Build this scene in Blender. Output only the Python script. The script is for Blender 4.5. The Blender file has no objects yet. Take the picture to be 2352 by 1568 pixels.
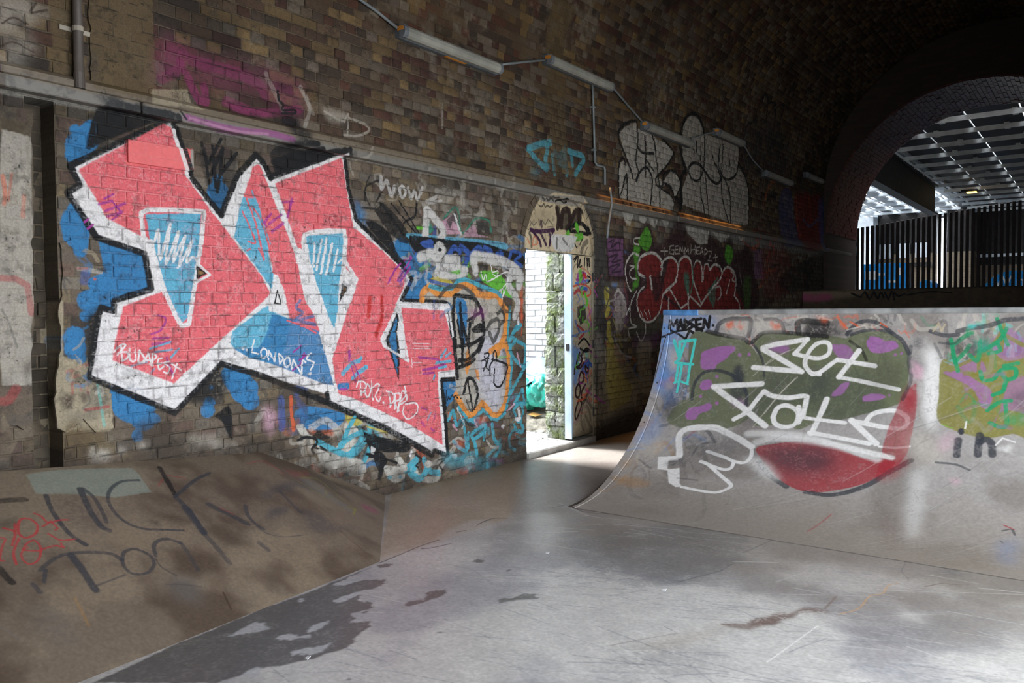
import bpy, math, random
import numpy as np
from mathutils import Matrix, Vector

random.seed(7)
RNG = np.random.default_rng(11)
scene = bpy.context.scene
COL = scene.collection

# ------------------------------------------------------------------ camera
F_PX = 1850.0
YAW, PITCH, ROLL = math.radians(36.42), math.radians(-2.06), math.radians(0.45)
CAM = np.array([4.76, 0.0, 1.5])
_f0 = np.array([-math.sin(YAW), math.cos(YAW), 0.0])
_r0 = np.array([math.cos(YAW), math.sin(YAW), 0.0])
_z = np.array([0.0, 0.0, 1.0])
FWD = _f0 * math.cos(PITCH) + _z * math.sin(PITCH)
_u = -_f0 * math.sin(PITCH) + _z * math.cos(PITCH)
RIGHT = _r0 * math.cos(ROLL) - _u * math.sin(ROLL)
UP = _u * math.cos(ROLL) + _r0 * math.sin(ROLL)
cam_d = bpy.data.cameras.new('camera')
cam_d.sensor_width = 36.0
cam_d.lens = 36.0 * F_PX / 2352.0
cam_d.clip_start, cam_d.clip_end = 0.05, 300
cam = bpy.data.objects.new('camera', cam_d)
COL.objects.link(cam)
M3 = np.column_stack([RIGHT, UP, -FWD])
cam.matrix_world = Matrix.LocRotScale(Vector(CAM), Matrix(M3.tolist()).to_quaternion(), None)
scene.camera = cam

# ------------------------------------------------------------------ world, daylight, exposure
SKY = 13.0
w = bpy.data.worlds.new('overcast_sky')
scene.world = w
w.use_nodes = True
w.node_tree.nodes['Background'].inputs[0].default_value = (0.84, 0.92, 1.0, 1)
w.node_tree.nodes['Background'].inputs[1].default_value = SKY
scene.view_settings.view_transform = 'Standard'
scene.view_settings.look = 'None'
scene.view_settings.gamma = 1.0
scene.view_settings.use_curve_mapping = False
scene.view_settings.exposure = 0.0
scene.cycles.max_bounces = 10
scene.cycles.diffuse_bounces = 6
scene.cycles.sample_clamp_indirect = 8.0


sun_d = bpy.data.lights.new('hazy_sun', 'SUN')
sun_d.energy, sun_d.angle, sun_d.color = 17.0, math.radians(14), (.93, .97, 1.0)
sun = bpy.data.objects.new('hazy_sun', sun_d)
COL.objects.link(sun)
sun.rotation_euler = Vector((1.0, .12, -1.30)).to_track_quat('-Z', 'Y').to_euler()


def portal(loc, rot, sx, sy):
    """marks an opening through which the sky shines in (adds no light of its own)"""
    d = bpy.data.lights.new('sky_portal', 'AREA')
    d.shape, d.size, d.size_y = 'RECTANGLE', sx, sy
    d.cycles.is_portal = True
    o = bpy.data.objects.new('sky_portal', d)
    COL.objects.link(o)
    o.location, o.rotation_euler = loc, rot
    return o


# side bay of the tunnel, open to the yard on the right; doorway; canopy side
OPEN_Y0, OPEN_YM, OPEN_Y1, OPEN_Z, OPEN_ZN = 0.0, 4.1, 8.6, 2.4, 3.6
portal((6.45, (OPEN_YM + OPEN_Y1) / 2, OPEN_Z / 2), (0, math.pi / 2, 0), OPEN_Z, OPEN_Y1 - OPEN_YM)
portal((6.45, (OPEN_Y0 + OPEN_YM) / 2, OPEN_ZN / 2), (0, math.pi / 2, 0), OPEN_ZN, OPEN_YM - OPEN_Y0)
portal((-0.45, 7.15, 1.1), (0, -math.pi / 2, 0), 2.2, 0.95)


def ledge_fill(y0, y1, z, out, power):
    """amber area light with no fitting, added to tint the ledge from above"""
    d = bpy.data.lights.new('amber_ledge_fill', 'AREA')
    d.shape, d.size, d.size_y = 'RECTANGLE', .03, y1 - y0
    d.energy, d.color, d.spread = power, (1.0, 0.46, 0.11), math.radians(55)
    o = bpy.data.objects.new('amber_ledge_fill', d)
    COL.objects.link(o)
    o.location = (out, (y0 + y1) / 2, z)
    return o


# ------------------------------------------------------------------ photo rays -> places on surfaces
VC, VZ, VR = 3.0, 3.8, 3.0        # vault centre x, springing z, radius


def ray(x, y):
    d = FWD * F_PX + RIGHT * (x - 1176.0) - UP * (y - 784.0)
    return d / F_PX


def project(p):
    q = np.asarray(p) - CAM
    z = q @ FWD
    return 1176 + F_PX * (q @ RIGHT) / z, 784 - F_PX * (q @ UP) / z, z


def hit_wall(x, y, off=0.0):
    """point of the left wall / vault seen at a photo position: (y, s, depth); s = height, then arc length"""
    d = ray(x, y)
    t = (off - CAM[0]) / d[0]
    z = CAM[2] + t * d[2]
    if t > 0 and z <= VZ:
        return CAM[1] + t * d[1], z, t
    a = d[0] ** 2 + d[2] ** 2
    ox, oz = CAM[0] - VC, CAM[2] - VZ
    b = 2 * (ox * d[0] + oz * d[2])
    c = ox * ox + oz * oz - VR * VR
    t = (-b + math.sqrt(max(0, b * b - 4 * a * c))) / (2 * a)
    px, pz = CAM[0] + t * d[0], CAM[2] + t * d[2]
    return CAM[1] + t * d[1], VZ + VR * math.atan2(pz - VZ, VC - px), t


def wall_pt(y, s, out=0.0):
    if s <= VZ:
        return np.array([out, y, s])
    a = (s - VZ) / VR
    r = VR - out
    return np.array([VC - r * math.cos(a), y, VZ + r * math.sin(a)])


def hit_plane(x, y, p, n):
    d = ray(x, y)
    t = ((np.asarray(p) - CAM) @ n) / (d @ n)
    return CAM + t * d, t


# ------------------------------------------------------------------ object helpers
def link(o, parent=None):
    COL.objects.link(o)
    if parent is not None:
        o.parent = parent
    return o


def mesh_obj(name, verts, faces, mat, parent=None, smooth=False):
    me = bpy.data.meshes.new(name)
    me.from_pydata([tuple(map(float, v)) for v in verts], [], [tuple(map(int, f)) for f in faces])
    me.validate()
    me.update()
    if mat is not None:
        me.materials.append(mat)
    if smooth:
        me.polygons.foreach_set('use_smooth', [True] * len(me.polygons))
    return link(bpy.data.objects.new(name, me), parent)


def empty(name, loc=(0, 0, 0)):
    o = bpy.data.objects.new(name, None)
    o.empty_display_size = 0.2
    o.location = loc
    return link(o)


def tag(o, label=None, cat=None, group=None, kind=None):
    if label: o['label'] = label
    if cat: o['category'] = cat
    if group: o['group'] = group
    if kind: o['kind'] = kind
    return o


class MB:
    """collects shapes of ONE mesh"""
    def __init__(self): self.v, self.f = [], []

    def add(self, v, f):
        n = len(self.v)
        self.v += [tuple(p) for p in v]
        self.f += [tuple(i + n for i in q) for q in f]
        return self

    def box(self, lo, hi, bev=0.0):
        (x0, y0, z0), (x1, y1, z1) = lo, hi
        if bev <= 0:
            v = [(x, y, z) for x in (x0, x1) for y in (y0, y1) for z in (z0, z1)]
            f = [(0, 1, 3, 2), (4, 6, 7, 5), (0, 4, 5, 1), (2, 3, 7, 6), (0, 2, 6, 4), (1, 5, 7, 3)]
            return self.add(v, f)
        b = min(bev, (x1 - x0) * .45, (y1 - y0) * .45, (z1 - z0) * .45)
        v, idx = [], {}
        for i, x in enumerate((x0, x1)):
            for j, y in enumerate((y0, y1)):
                for k, z in enumerate((z0, z1)):
                    sx, sy, sz = (1, -1)[i], (1, -1)[j], (1, -1)[k]
                    for a in range(3):
                        p = [x + sx * b, y + sy * b, z + sz * b]
                        p[a] = (x, y, z)[a]
                        idx[i, j, k, a] = len(v)
                        v.append(p)
        f = []
        for a in range(3):
            o = [q for q in range(3) if q != a]
            for s in (0, 1):
                ring = []
                for (m, n) in ((0, 0), (1, 0), (1, 1), (0, 1)):
                    c = [0, 0, 0]; c[a] = s; c[o[0]] = m; c[o[1]] = n
                    ring.append(idx[tuple(c) + (a,)])
                f.append(tuple(ring))
        for a in range(3):
            o = [q for q in range(3) if q != a]
            for m in (0, 1):
                for n in (0, 1):
                    q = []
                    for s, ax in ((0, o[0]), (1, o[0]), (1, o[1]), (0, o[1])):
                        c = [0, 0, 0]; c[a] = s; c[o[0]] = m; c[o[1]] = n
                        q.append(idx[tuple(c) + (ax,)])
                    f.append(tuple(q))
        for i in (0, 1):
            for j in (0, 1):
                for k in (0, 1):
                    f.append(tuple(idx[i, j, k, a] for a in range(3)))
        return self.add(v, f)

    def tube(self, pts, r, n=8, cap=True):
        pts = [np.asarray(p, float) for p in pts]
        rs = r if isinstance(r, (list, tuple)) else [r] * len(pts)
        ring = []
        for i, p in enumerate(pts):
            d = pts[min(i + 1, len(pts) - 1)] - pts[max(i - 1, 0)]
            d /= np.linalg.norm(d)
            a = np.cross(d, (0, 0, 1)) if abs(d[2]) < .9 else np.cross(d, (0, 1, 0))
            a /= np.linalg.norm(a)
            b = np.cross(d, a)
            ring.append([p + rs[i] * (math.cos(2 * math.pi * k / n) * a + math.sin(2 * math.pi * k / n) * b) for k in range(n)])
        v = [q for rr in ring for q in rr]
        f = [(i * n + k, i * n + (k + 1) % n, (i + 1) * n + (k + 1) % n, (i + 1) * n + k) for i in range(len(pts) - 1) for k in range(n)]
        if cap:
            f += [tuple(range(n))[::-1], tuple((len(pts) - 1) * n + k for k in range(n))]
        return self.add(v, f)

    def prism(self, poly, axis, a0, a1):
        """poly of 2-D points extruded along an axis (0,1,2)"""
        n = len(poly)

        def p3(q, a):
            c = [0, 0, 0]; c[axis] = a
            o = [k for k in range(3) if k != axis]
            c[o[0]], c[o[1]] = q
            return c
        v = [p3(q, a0) for q in poly] + [p3(q, a1) for q in poly]
        f = [tuple(range(n))[::-1], tuple(range(n, 2 * n))] + [(i, (i + 1) % n, n + (i + 1) % n, n + i) for i in range(n)]
        return self.add(v, f)

    def build(self, name, mat, parent=None, smooth=False):
        o = mesh_obj(name, self.v, self.f, mat, parent, smooth)
        import bmesh
        bm = bmesh.new(); bm.from_mesh(o.data)
        bmesh.ops.recalc_face_normals(bm, faces=bm.faces)
        bm.to_mesh(o.data); bm.free()
        return o


# ------------------------------------------------------------------ materials
def srgb2lin(c):
    c = np.asarray(c, float) / 255.0
    return np.where(c <= .04045, c / 12.92, ((c + .055) / 1.055) ** 2.4)


def lin2srgb(c):
    c = np.clip(c, 0, 1)
    return np.where(c <= .0031308, c * 12.92, 1.055 * np.power(c, 1 / 2.4) - .055)


def new_mat(name):
    m = bpy.data.materials.new(name)
    m.use_nodes = True
    nt = m.node_tree
    b = nt.nodes['Principled BSDF']
    return m, nt, b


def pmat(name, rgb, rough=.7, metal=0.0, var=.25, scale=6.0, bump=.1, bscale=60.0, rgb2=None, spec=.4):
    """plain procedural material: colour mottled by noise, fine bump. rgb is linear albedo"""
    m, nt, b = new_mat(name)
    N, L = nt.nodes, nt.links
    tc = N.new('ShaderNodeNewGeometry')
    n1 = N.new('ShaderNodeTexNoise'); n1.inputs['Scale'].default_value = scale; n1.inputs['Detail'].default_value = 8
    L.new(tc.outputs['Position'], n1.inputs['Vector'])
    r = N.new('ShaderNodeValToRGB')
    c1 = rgb2 if rgb2 is not None else [min(1, v * (1 + var)) for v in rgb]
    r.color_ramp.elements[0].position, r.color_ramp.elements[1].position = .35, .68
    r.color_ramp.elements[0].color = [v * (1 - var) for v in rgb] + [1]
    r.color_ramp.elements[1].color = list(c1) + [1]
    L.new(n1.outputs['Fac'], r.inputs['Fac'])
    L.new(r.outputs['Color'], b.inputs['Base Color'])
    b.inputs['Roughness'].default_value = rough
    b.inputs['Metallic'].default_value = metal
    b.inputs['Specular IOR Level'].default_value = spec
    if bump > 0:
        n2 = N.new('ShaderNodeTexNoise'); n2.inputs['Scale'].default_value = bscale; n2.inputs['Detail'].default_value = 6
        L.new(tc.outputs['Position'], n2.inputs['Vector'])
        bu = N.new('ShaderNodeBump'); bu.inputs['Strength'].default_value = bump; bu.inputs['Distance'].default_value = .02
        L.new(n2.outputs['Fac'], bu.inputs['Height'])
        L.new(bu.outputs['Normal'], b.inputs['Normal'])
    return m


def glow(name, rgb, strength):
    m, nt, b = new_mat(name)
    b.inputs['Base Color'].default_value = (*rgb, 1)
    b.inputs['Emission Color'].default_value = (*rgb, 1)
    b.inputs['Emission Strength'].default_value = strength
    return m


def noise(h, w, cell, seed, oct=1):
    """smooth value noise 0..1, cell in pixels"""
    rg = np.random.default_rng(seed)
    out, amp, tot = np.zeros((h, w), np.float32), 1.0, 0.0
    for o in range(oct):
        c = max(1.0, cell / 2 ** o)
        gh, gw = int(h / c) + 3, int(w / c) + 3
        g = rg.random((gh, gw), dtype=np.float32)
        yy, xx = np.arange(h) / c, np.arange(w) / c
        y0, x0 = yy.astype(int), xx.astype(int)
        fy, fx = (yy - y0).astype(np.float32), (xx - x0).astype(np.float32)
        fy, fx = (fy * fy * (3 - 2 * fy))[:, None], (fx * fx * (3 - 2 * fx))[None]
        a = g[y0]; bq = g[y0 + 1]
        row = a * (1 - fy) + bq * fy
        out += amp * (row[:, x0] * (1 - fx) + row[:, x0 + 1] * fx)
        tot += amp
        amp *= .55
    return out / tot


def sstep(a, b, x):
    t = np.clip((x - a) / (b - a), 0, 1)
    return t * t * (3 - 2 * t)


CROPS = {'0': (0, 0, 1.0), 'A': (480, 340, 5.2267), 'B': (480, 600, 5.2267), 'C': (760, 480, 5.2267), 'D': (900, 480, 4.9),
         'E': (640, 780, 5.2267), 'F': (900, 780, 4.9), 'G': (1380, 240, 4.3556), 'H': (1360, 500, 3.92), 'I': (1500, 700, 3.92),
         'J': (1850, 700, 3.1355), 'K': (1190, 420, 6.0308), 'L': (1190, 800, 6.0308), 'M': (0, 1060, 3.136), 'N': (300, 1020, 3.7935),
         'P': (0, 0, 4.9), 'a': (0, 0, 3.92), 'b': (600, 0, 3.92), 'c': (1200, 0, 3.92), 'd': (1752, 0, 3.92), 'e': (0, 400, 3.92),
         'f': (600, 400, 3.92), 'g': (1200, 400, 3.92), 'h': (1752, 400, 3.92), 'i': (0, 780, 3.92), 'j': (600, 780, 3.92),
         'k': (1200, 780, 3.92), 'l': (1752, 700, 3.92), 'm': (0, 1168, 3.92), 'n': (600, 1168, 3.92), 'o': (1200, 1168, 3.92), 'q': (1752, 1168, 3.92)}
PAL = {'pk': (224, 90, 98), 'wh': (222, 215, 213), 'bk': (20, 19, 21), 'bl': (32, 114, 166), 'cy': (84, 166, 194), 'tl': (62, 160, 178), 'or': (226, 138, 36),
       'pu': (158, 36, 140), 'rd': (196, 32, 26), 'gn': (96, 180, 40), 'dg': (38, 128, 104), 'nv': (44, 84, 160), 'lg': (176, 166, 152), 'yl': (190, 170, 50),
       'pp': (214, 160, 180), 'sv': (196, 190, 184), 'lv': (196, 192, 206), 'dk': (62, 58, 54), 'mr': (52, 24, 28), 'rr': (120, 26, 20), 'pr': (112, 66, 104),
       'mg': (130, 40, 86), 'br': (90, 74, 58), 'cr': (168, 152, 124), 'tn': (98, 80, 52), 'og': (205, 84, 36), 'gl': (80, 150, 30), 'wt': (190, 182, 170),
       'ol': (92, 96, 72), 'vi': (140, 92, 140), 'gk': (48, 50, 56), 'dr': (140, 40, 48), 'em': (20, 130, 85), 'mu': (116, 110, 48), 'sa': (232, 108, 108), 'tq': (70, 190, 180),
       'cw': (206, 202, 198), 'gr': (140, 136, 132), 'bu': (78, 130, 190), 'oc': (150, 110, 60), 'gy': (100, 96, 92), 'sl': (136, 150, 140), 'rp': (165, 48, 52),
       'bb': (60, 44, 34), 'tg': (122, 116, 108), 'lb': (120, 104, 84), 'wd': (206, 184, 146), 'db': (50, 34, 28), 'dp': (60, 22, 60), 'ab': (160, 190, 215), 'st': (58, 57, 58), 'sb': (84, 70, 64)}


def smooth_pts(p, n=6):
    p = np.asarray(p, float)
    if len(p) < 3:
        return p
    q = np.vstack([2 * p[0] - p[1], p, 2 * p[-1] - p[-2]])
    out = []
    for i in range(1, len(q) - 2):
        a, b, c, d = q[i - 1:i + 3]
        for t in np.linspace(0, 1, n, endpoint=False):
            out.append(.5 * (2 * b + (c - a) * t + (2 * a - 5 * b + 4 * c - d) * t * t + (3 * b - a - 3 * c + d) * t ** 3))
    out.append(p[-1])
    return np.array(out)


class Canvas:
    """paint layer of one surface, in metres of that surface; strokes are given at photo positions and laid where they meet it"""
    def __init__(self, u0, u1, v0, v1, ppm, hit, gain, seed=1):
        self.u0, self.u1, self.v0, self.v1, self.ppm = u0, u1, v0, v1, ppm
        self.W, self.H = int((u1 - u0) * ppm), int((v1 - v0) * ppm)
        self.hit, self.gain = hit, gain
        self.rgb = np.zeros((self.H, self.W, 3), np.float32)
        self.a = np.zeros((self.H, self.W), np.float32)
        self.n1 = noise(self.H, self.W, .012 * ppm, seed, 2)
        self.n2 = noise(self.H, self.W, .07 * ppm, seed + 1, 3)
        self.keep = None      # where paint does not reach (mortar joints)

    def conv(self, pts):
        o, d = [], []
        for x, y in pts:
            u, v, t = self.hit(x, y)
            o.append(((u - self.u0) * self.ppm, (v - self.v0) * self.ppm)); d.append(t)
        return np.array(o), np.array(d)

    def _box(self, lo, hi):
        x0, y0 = max(0, int(lo[0])), max(0, int(lo[1]))
        x1, y1 = min(self.W, int(hi[0]) + 2), min(self.H, int(hi[1]) + 2)
        return x0, y0, x1, y1

    def comp(self, box, m, col, wear):
        x0, y0, x1, y1 = box
        sl = np.s_[y0:y1, x0:x1]
        if wear > 0:
            m = m * (1 - wear * sstep(.52, .72, self.n1[sl] * .55 + self.n2[sl] * .45))
        if self.keep is not None:
            m = m * (1 - .18 * self.keep[sl])
        c = np.asarray(col, np.float32)
        if c.ndim == 1:
            tone = (1 + .16 * (self.n2[sl] - .5) + .10 * (self.n1[sl] - .5))[..., None]
            c = c[None, None] * tone
        self.rgb[sl] += (c - self.rgb[sl]) * m[..., None]

    def stroke(self, pts, wpx, col, alpha=1.0, soft=.25, wear=.25, smooth=True, closed=False):
        if closed:
            pts = list(pts) + [pts[0]]
        if smooth:
            pts = smooth_pts(pts)
        p, t = self.conv(pts)
        r = np.maximum(.5 * wpx * t / F_PX * self.ppm, .55)
        s = np.maximum(r * soft, .6)
        pad = (r + s).max() + 2
        x0, y0, x1, y1 = self._box(p.min(0) - pad, p.max(0) + pad)
        if x1 <= x0 or y1 <= y0:
            return
        m = np.zeros((y1 - y0, x1 - x0), np.float32)
        segs = range(len(p) - 1) if len(p) > 1 else [None]
        for i in segs:
            a, ra, sa = (p[i], r[i], s[i]) if i is not None else (p[0], r[0], s[0])
            b, rb, sb = (p[i + 1], r[i + 1], s[i + 1]) if i is not None else (p[0] + .01, r[0], s[0])
            k = max(ra + sa, rb + sb) + 1
            bx0, by0 = max(x0, int(min(a[0], b[0]) - k)), max(y0, int(min(a[1], b[1]) - k))
            bx1, by1 = min(x1, int(max(a[0], b[0]) + k) + 2), min(y1, int(max(a[1], b[1]) + k) + 2)
            if bx1 <= bx0 or by1 <= by0:
                continue
            X = np.arange(bx0, bx1)[None, :] + .5; Y = np.arange(by0, by1)[:, None] + .5
            d = b - a
            q = np.clip(((X - a[0]) * d[0] + (Y - a[1]) * d[1]) / max(d @ d, 1e-6), 0, 1)
            dist = np.hypot(X - a[0] - q * d[0], Y - a[1] - q * d[1])
            rr, ss = ra + q * (rb - ra), sa + q * (sb - sa)
            dist = dist + (self.n2[by0:by1, bx0:bx1] - .5) * rr * .35
            c = 1 - sstep(rr - ss, rr + ss, dist)
            v = m[by0 - y0:by1 - y0, bx0 - x0:bx1 - x0]
            np.maximum(v, c, out=v)
        self.comp((x0, y0, x1, y1), m * alpha, col, wear)

    def poly(self, pts, col, alpha=1.0, wear=.2, smooth=False, soft=0.0, rough=.004):
        pts = list(pts)
        if smooth:
            pts = smooth_pts(pts + pts[:2], 5)[:-1]
        p, t = self.conv(pts)
        pad = 4 + soft * self.ppm * 2
        x0, y0, x1, y1 = self._box(p.min(0) - pad, p.max(0) + pad)
        if x1 <= x0 or y1 <= y0:
            return
        X = np.broadcast_to(np.arange(x0, x1)[None, :] + .5, (y1 - y0, x1 - x0))
        Y = np.broadcast_to(np.arange(y0, y1)[:, None] + .5, (y1 - y0, x1 - x0))
        k = rough * self.ppm * 2
        X = X + (self.n2[y0:y1, x0:x1] - .5) * k; Y = Y + (self.n1[y0:y1, x0:x1] - .5) * k
        ins = np.zeros(X.shape, bool)
        q = np.roll(p, -1, axis=0)
        for (ax, ay), (bx, by) in zip(p, q):
            if ay == by:
                continue
            c = ((ay > Y) != (by > Y)) & (X < (bx - ax) * (Y - ay) / (by - ay) + ax)
            ins ^= c
        m = ins.astype(np.float32)
        n = max(1, int(soft * self.ppm))
        for _ in range(2 if soft > 0 else 1):
            for ax in (0, 1):
                cs = np.cumsum(np.pad(m, [(n + 1, n) if a == ax else (0, 0) for a in (0, 1)], mode='edge'), axis=ax)
                m = (np.take(cs, range(2 * n + 1, cs.shape[ax]), axis=ax) - np.take(cs, range(0, cs.shape[ax] - 2 * n - 1), axis=ax)) / (2 * n + 1)
        self.comp((x0, y0, x1, y1), m * alpha, col, wear)
        return (x0, y0, x1, y1), m

    def run(self, text):
        """one paint action a line: op crop colour width points;  s curve, l straight, c closed curve, p polygon, o rounded polygon, z soft patch, b blobs, d dotted spray"""
        for ln in text.strip().splitlines():
            k = ln.split()
            if not k or k[0].startswith('#'):
                continue
            op, crop, col, wd = k[:4]
            ox, oy, sc = CROPS[crop]
            c = np.array(lin2srgb(0) if False else srgb2lin(PAL[col]), np.float32)
            wv = wd.split('/')
            width = float(wv[0]); alpha = float(wv[1]) if len(wv) > 1 else 1.0; soft = float(wv[2]) if len(wv) > 2 else .25
            pts = [tuple(float(q) for q in s.split(',')) for s in k[4:]]
            if op == 'b':
                for x, y, r in pts:
                    cx, cy, rr = ox + x / sc, oy + y / sc, r / sc
                    self.poly([(cx + rr * math.cos(a), cy + rr * math.sin(a)) for a in np.linspace(0, 6.283, 15)[:-1]], c, alpha, .15)
                continue
            pp = [(ox + x / sc, oy + y / sc) for x, y in pts]
            if op in 's': self.stroke(pp, width, c, alpha, soft)
            elif op == 'l': self.stroke(pp, width, c, alpha, soft, smooth=False)
            elif op == 'c': self.stroke(pp, width, c, alpha, soft, closed=True)
            elif op == 'p': self.poly(pp, c, alpha)
            elif op == 'o': self.poly(pp, c, alpha, smooth=True)
            elif op == 'z': self.poly(pp, c, alpha, wear=.5, smooth=True, soft=width * .0028, rough=.03)

    def scribble(self, x0, y0, x1, y1, n, cols, wmin, wmax, size, alpha=.8, seed=1):
        """layers of loose overlapping spray marks in an area much painted over"""
        rg = np.random.default_rng(seed)
        for _ in range(n):
            x, y, a = rg.uniform(x0, x1), rg.uniform(y0, y1), rg.uniform(0, 6.28)
            p, L = [], rg.uniform(.5, 1) * size
            k = rg.integers(3, 6)
            for i in range(k):
                p.append((x, y))
                a += rg.normal(0, 1.1)
                x += L * math.cos(a); y += L * 1.2 * math.sin(a)
            c = np.array(srgb2lin(PAL[cols[rg.integers(len(cols))]]), np.float32)
            self.stroke(p, rg.uniform(wmin, wmax), c, alpha * rg.uniform(.5, 1), .25, .45)

    def image(self, name, levels=1.0):
        alb = np.clip(self.rgb / self.gain * levels, .004, .86)
        out = np.empty((self.H, self.W, 4), np.float32)
        out[..., :3] = lin2srgb(alb)
        out[..., 3] = np.clip(self.a, 0, 1)
        im = bpy.data.images.new(name, self.W, self.H, alpha=True)
        im.alpha_mode = 'CHANNEL_PACKED'
        im.pixels.foreach_set(out.ravel())
        im.update()
        im.pack()
        self.img = im
        return im


def canvas_mat(name, cv, axes, rough=.8, bump=.25, bscale=70.0, arc=False, wet=False, spec=.35, grain=.18):
    """material whose colour is the paint layer looked up at the point's place on the surface"""
    m, nt, b = new_mat(name)
    N, L = nt.nodes, nt.links
    g = N.new('ShaderNodeNewGeometry')
    sp = N.new('ShaderNodeSeparateXYZ'); L.new(g.outputs['Position'], sp.inputs[0])

    def math_(op, a, bb):
        n = N.new('ShaderNodeMath'); n.operation = op
        for i, q in enumerate((a, bb)):
            if isinstance(q, (int, float)): n.inputs[i].default_value = q
            else: L.new(q, n.inputs[i])
        return n.outputs[0]
    out = dict(zip('xyz', sp.outputs))
    if arc:   # (centre a, centre z, radius, sign, start): arc length from an axis coordinate and z
        ax, ca, cz, R, mode, s0 = arc
        if mode == 'vault':
            ang = math_('ARCTAN2', math_('SUBTRACT', out['z'], cz), math_('SUBTRACT', ca, out[ax]))
        else:
            ang = math_('ARCTAN2', math_('SUBTRACT', out[ax], ca), math_('SUBTRACT', cz, out['z']))
        out['s'] = math_('ADD', math_('MULTIPLY', ang, R), s0)
    u = math_('DIVIDE', math_('SUBTRACT', out[axes[0]], cv.u0), cv.u1 - cv.u0)
    v = math_('DIVIDE', math_('SUBTRACT', out[axes[1]], cv.v0), cv.v1 - cv.v0)
    cb = N.new('ShaderNodeCombineXYZ'); L.new(u, cb.inputs[0]); L.new(v, cb.inputs[1])
    t = N.new('ShaderNodeTexImage'); t.image = cv.img; t.extension = 'EXTEND'; t.interpolation = 'Linear'
    L.new(cb.outputs[0], t.inputs['Vector'])
    n1 = N.new('ShaderNodeTexNoise'); n1.inputs['Scale'].default_value = bscale; n1.inputs['Detail'].default_value = 7
    L.new(g.outputs['Position'], n1.inputs['Vector'])
    mr = N.new('ShaderNodeMapRange'); mr.inputs['From Min'].default_value = .3; mr.inputs['From Max'].default_value = .7
    mr.inputs['To Min'].default_value = 1 - grain; mr.inputs['To Max'].default_value = 1 + grain
    L.new(n1.outputs['Fac'], mr.inputs['Value'])
    vm = N.new('ShaderNodeVectorMath'); vm.operation = 'SCALE'
    L.new(t.outputs['Color'], vm.inputs[0]); L.new(mr.outputs[0], vm.inputs['Scale'])
    L.new(vm.outputs[0], b.inputs['Base Color'])
    b.inputs['Specular IOR Level'].default_value = spec
    if wet:
        r = N.new('ShaderNodeMapRange')
        r.inputs['To Min'].default_value, r.inputs['To Max'].default_value = rough, wet
        L.new(t.outputs['Alpha'], r.inputs['Value']); L.new(r.outputs[0], b.inputs['Roughness'])
    else:
        b.inputs['Roughness'].default_value = rough
    if bump > 0:
        bu = N.new('ShaderNodeBump'); bu.inputs['Strength'].default_value = bump; bu.inputs['Distance'].default_value = .012
        L.new(n1.outputs['Fac'], bu.inputs['Height']); L.new(bu.outputs['Normal'], b.inputs['Normal'])
    return m

# ------------------------------------------------------------------ paint on the left wall and the vault
YA, YB, YEND = 1.0, 20.0, 17.4
DOOR_A, DOOR_B, DOOR_SPR, DOOR_R = 6.70, 8.05, 2.10, 0.675
DOOR_C = (DOOR_A + DOOR_B) / 2
wallc = Canvas(YA, YB, 0.0, VZ, 300, hit_wall, 1.18, 3)
vaultc = Canvas(YA, YEND + .2, VZ, 9.5, 150, hit_wall, 1.25, 9)


def in_door(y, s, grow=0.0):
    if abs(y - DOOR_C) > DOOR_R + grow or s > DOOR_SPR + DOOR_R + grow:
        return False
    return s < DOOR_SPR or math.hypot(y - DOOR_C, (s - DOOR_SPR)) < DOOR_R + grow


ROW = 0.075
GROOVE = (1.995, 2.15)
BROWN = [(112, 92, 68), (98, 76, 56), (84, 62, 46), (92, 54, 40), (78, 44, 36), (140, 112, 66), (124, 98, 58), (60, 50, 42), (116, 104, 92), (128, 116, 100), (104, 88, 70), (70, 56, 46)]


def brick_list(s0, s1, wall):
    out, row, s = [], 0, s0
    while s < s1 - .02:
        hd = row % 2
        L = .1125 if hd else .225
        y = YA - .3 + (.056 if hd else 0) + RNG.uniform(-.02, .02)
        while y < (YB if wall else YEND + .1):
            l = L * (1 + RNG.uniform(-.05, .05))
            if not hd and RNG.random() < .16:
                l = .1125
            out.append([y, y + l, s, s + ROW])
            y += l
        row += 1
        s += ROW
    return out


def clip_wall(bl):
    res = []
    for y0, y1, s0, s1 in bl:
        sm = (s0 + s1) / 2
        parts = [(y0, y1)]
        half = None
        if sm < DOOR_SPR: half = DOOR_R
        elif sm < DOOR_SPR + DOOR_R + .11: half = math.sqrt(max(0, (DOOR_R + .11) ** 2 - (sm - DOOR_SPR) ** 2))
        cuts = [(DOOR_C - half, DOOR_C + half)] if half else []
        if sm < 2.68: cuts.append(GROOVE)
        for c0, c1 in cuts:
            n = []
            for a, b in parts:
                if b <= c0 or a >= c1: n.append((a, b)); continue
                if a < c0 - .03: n.append((a, c0))
                if b > c1 + .03: n.append((c1, b))
            parts = n
        res += [[a, b, s0, s1] for a, b in parts if b - a > .03]
    return res


wall_bricks = clip_wall(brick_list(0.0, VZ, True))
vault_bricks = brick_list(VZ, 9.42, False)

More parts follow.
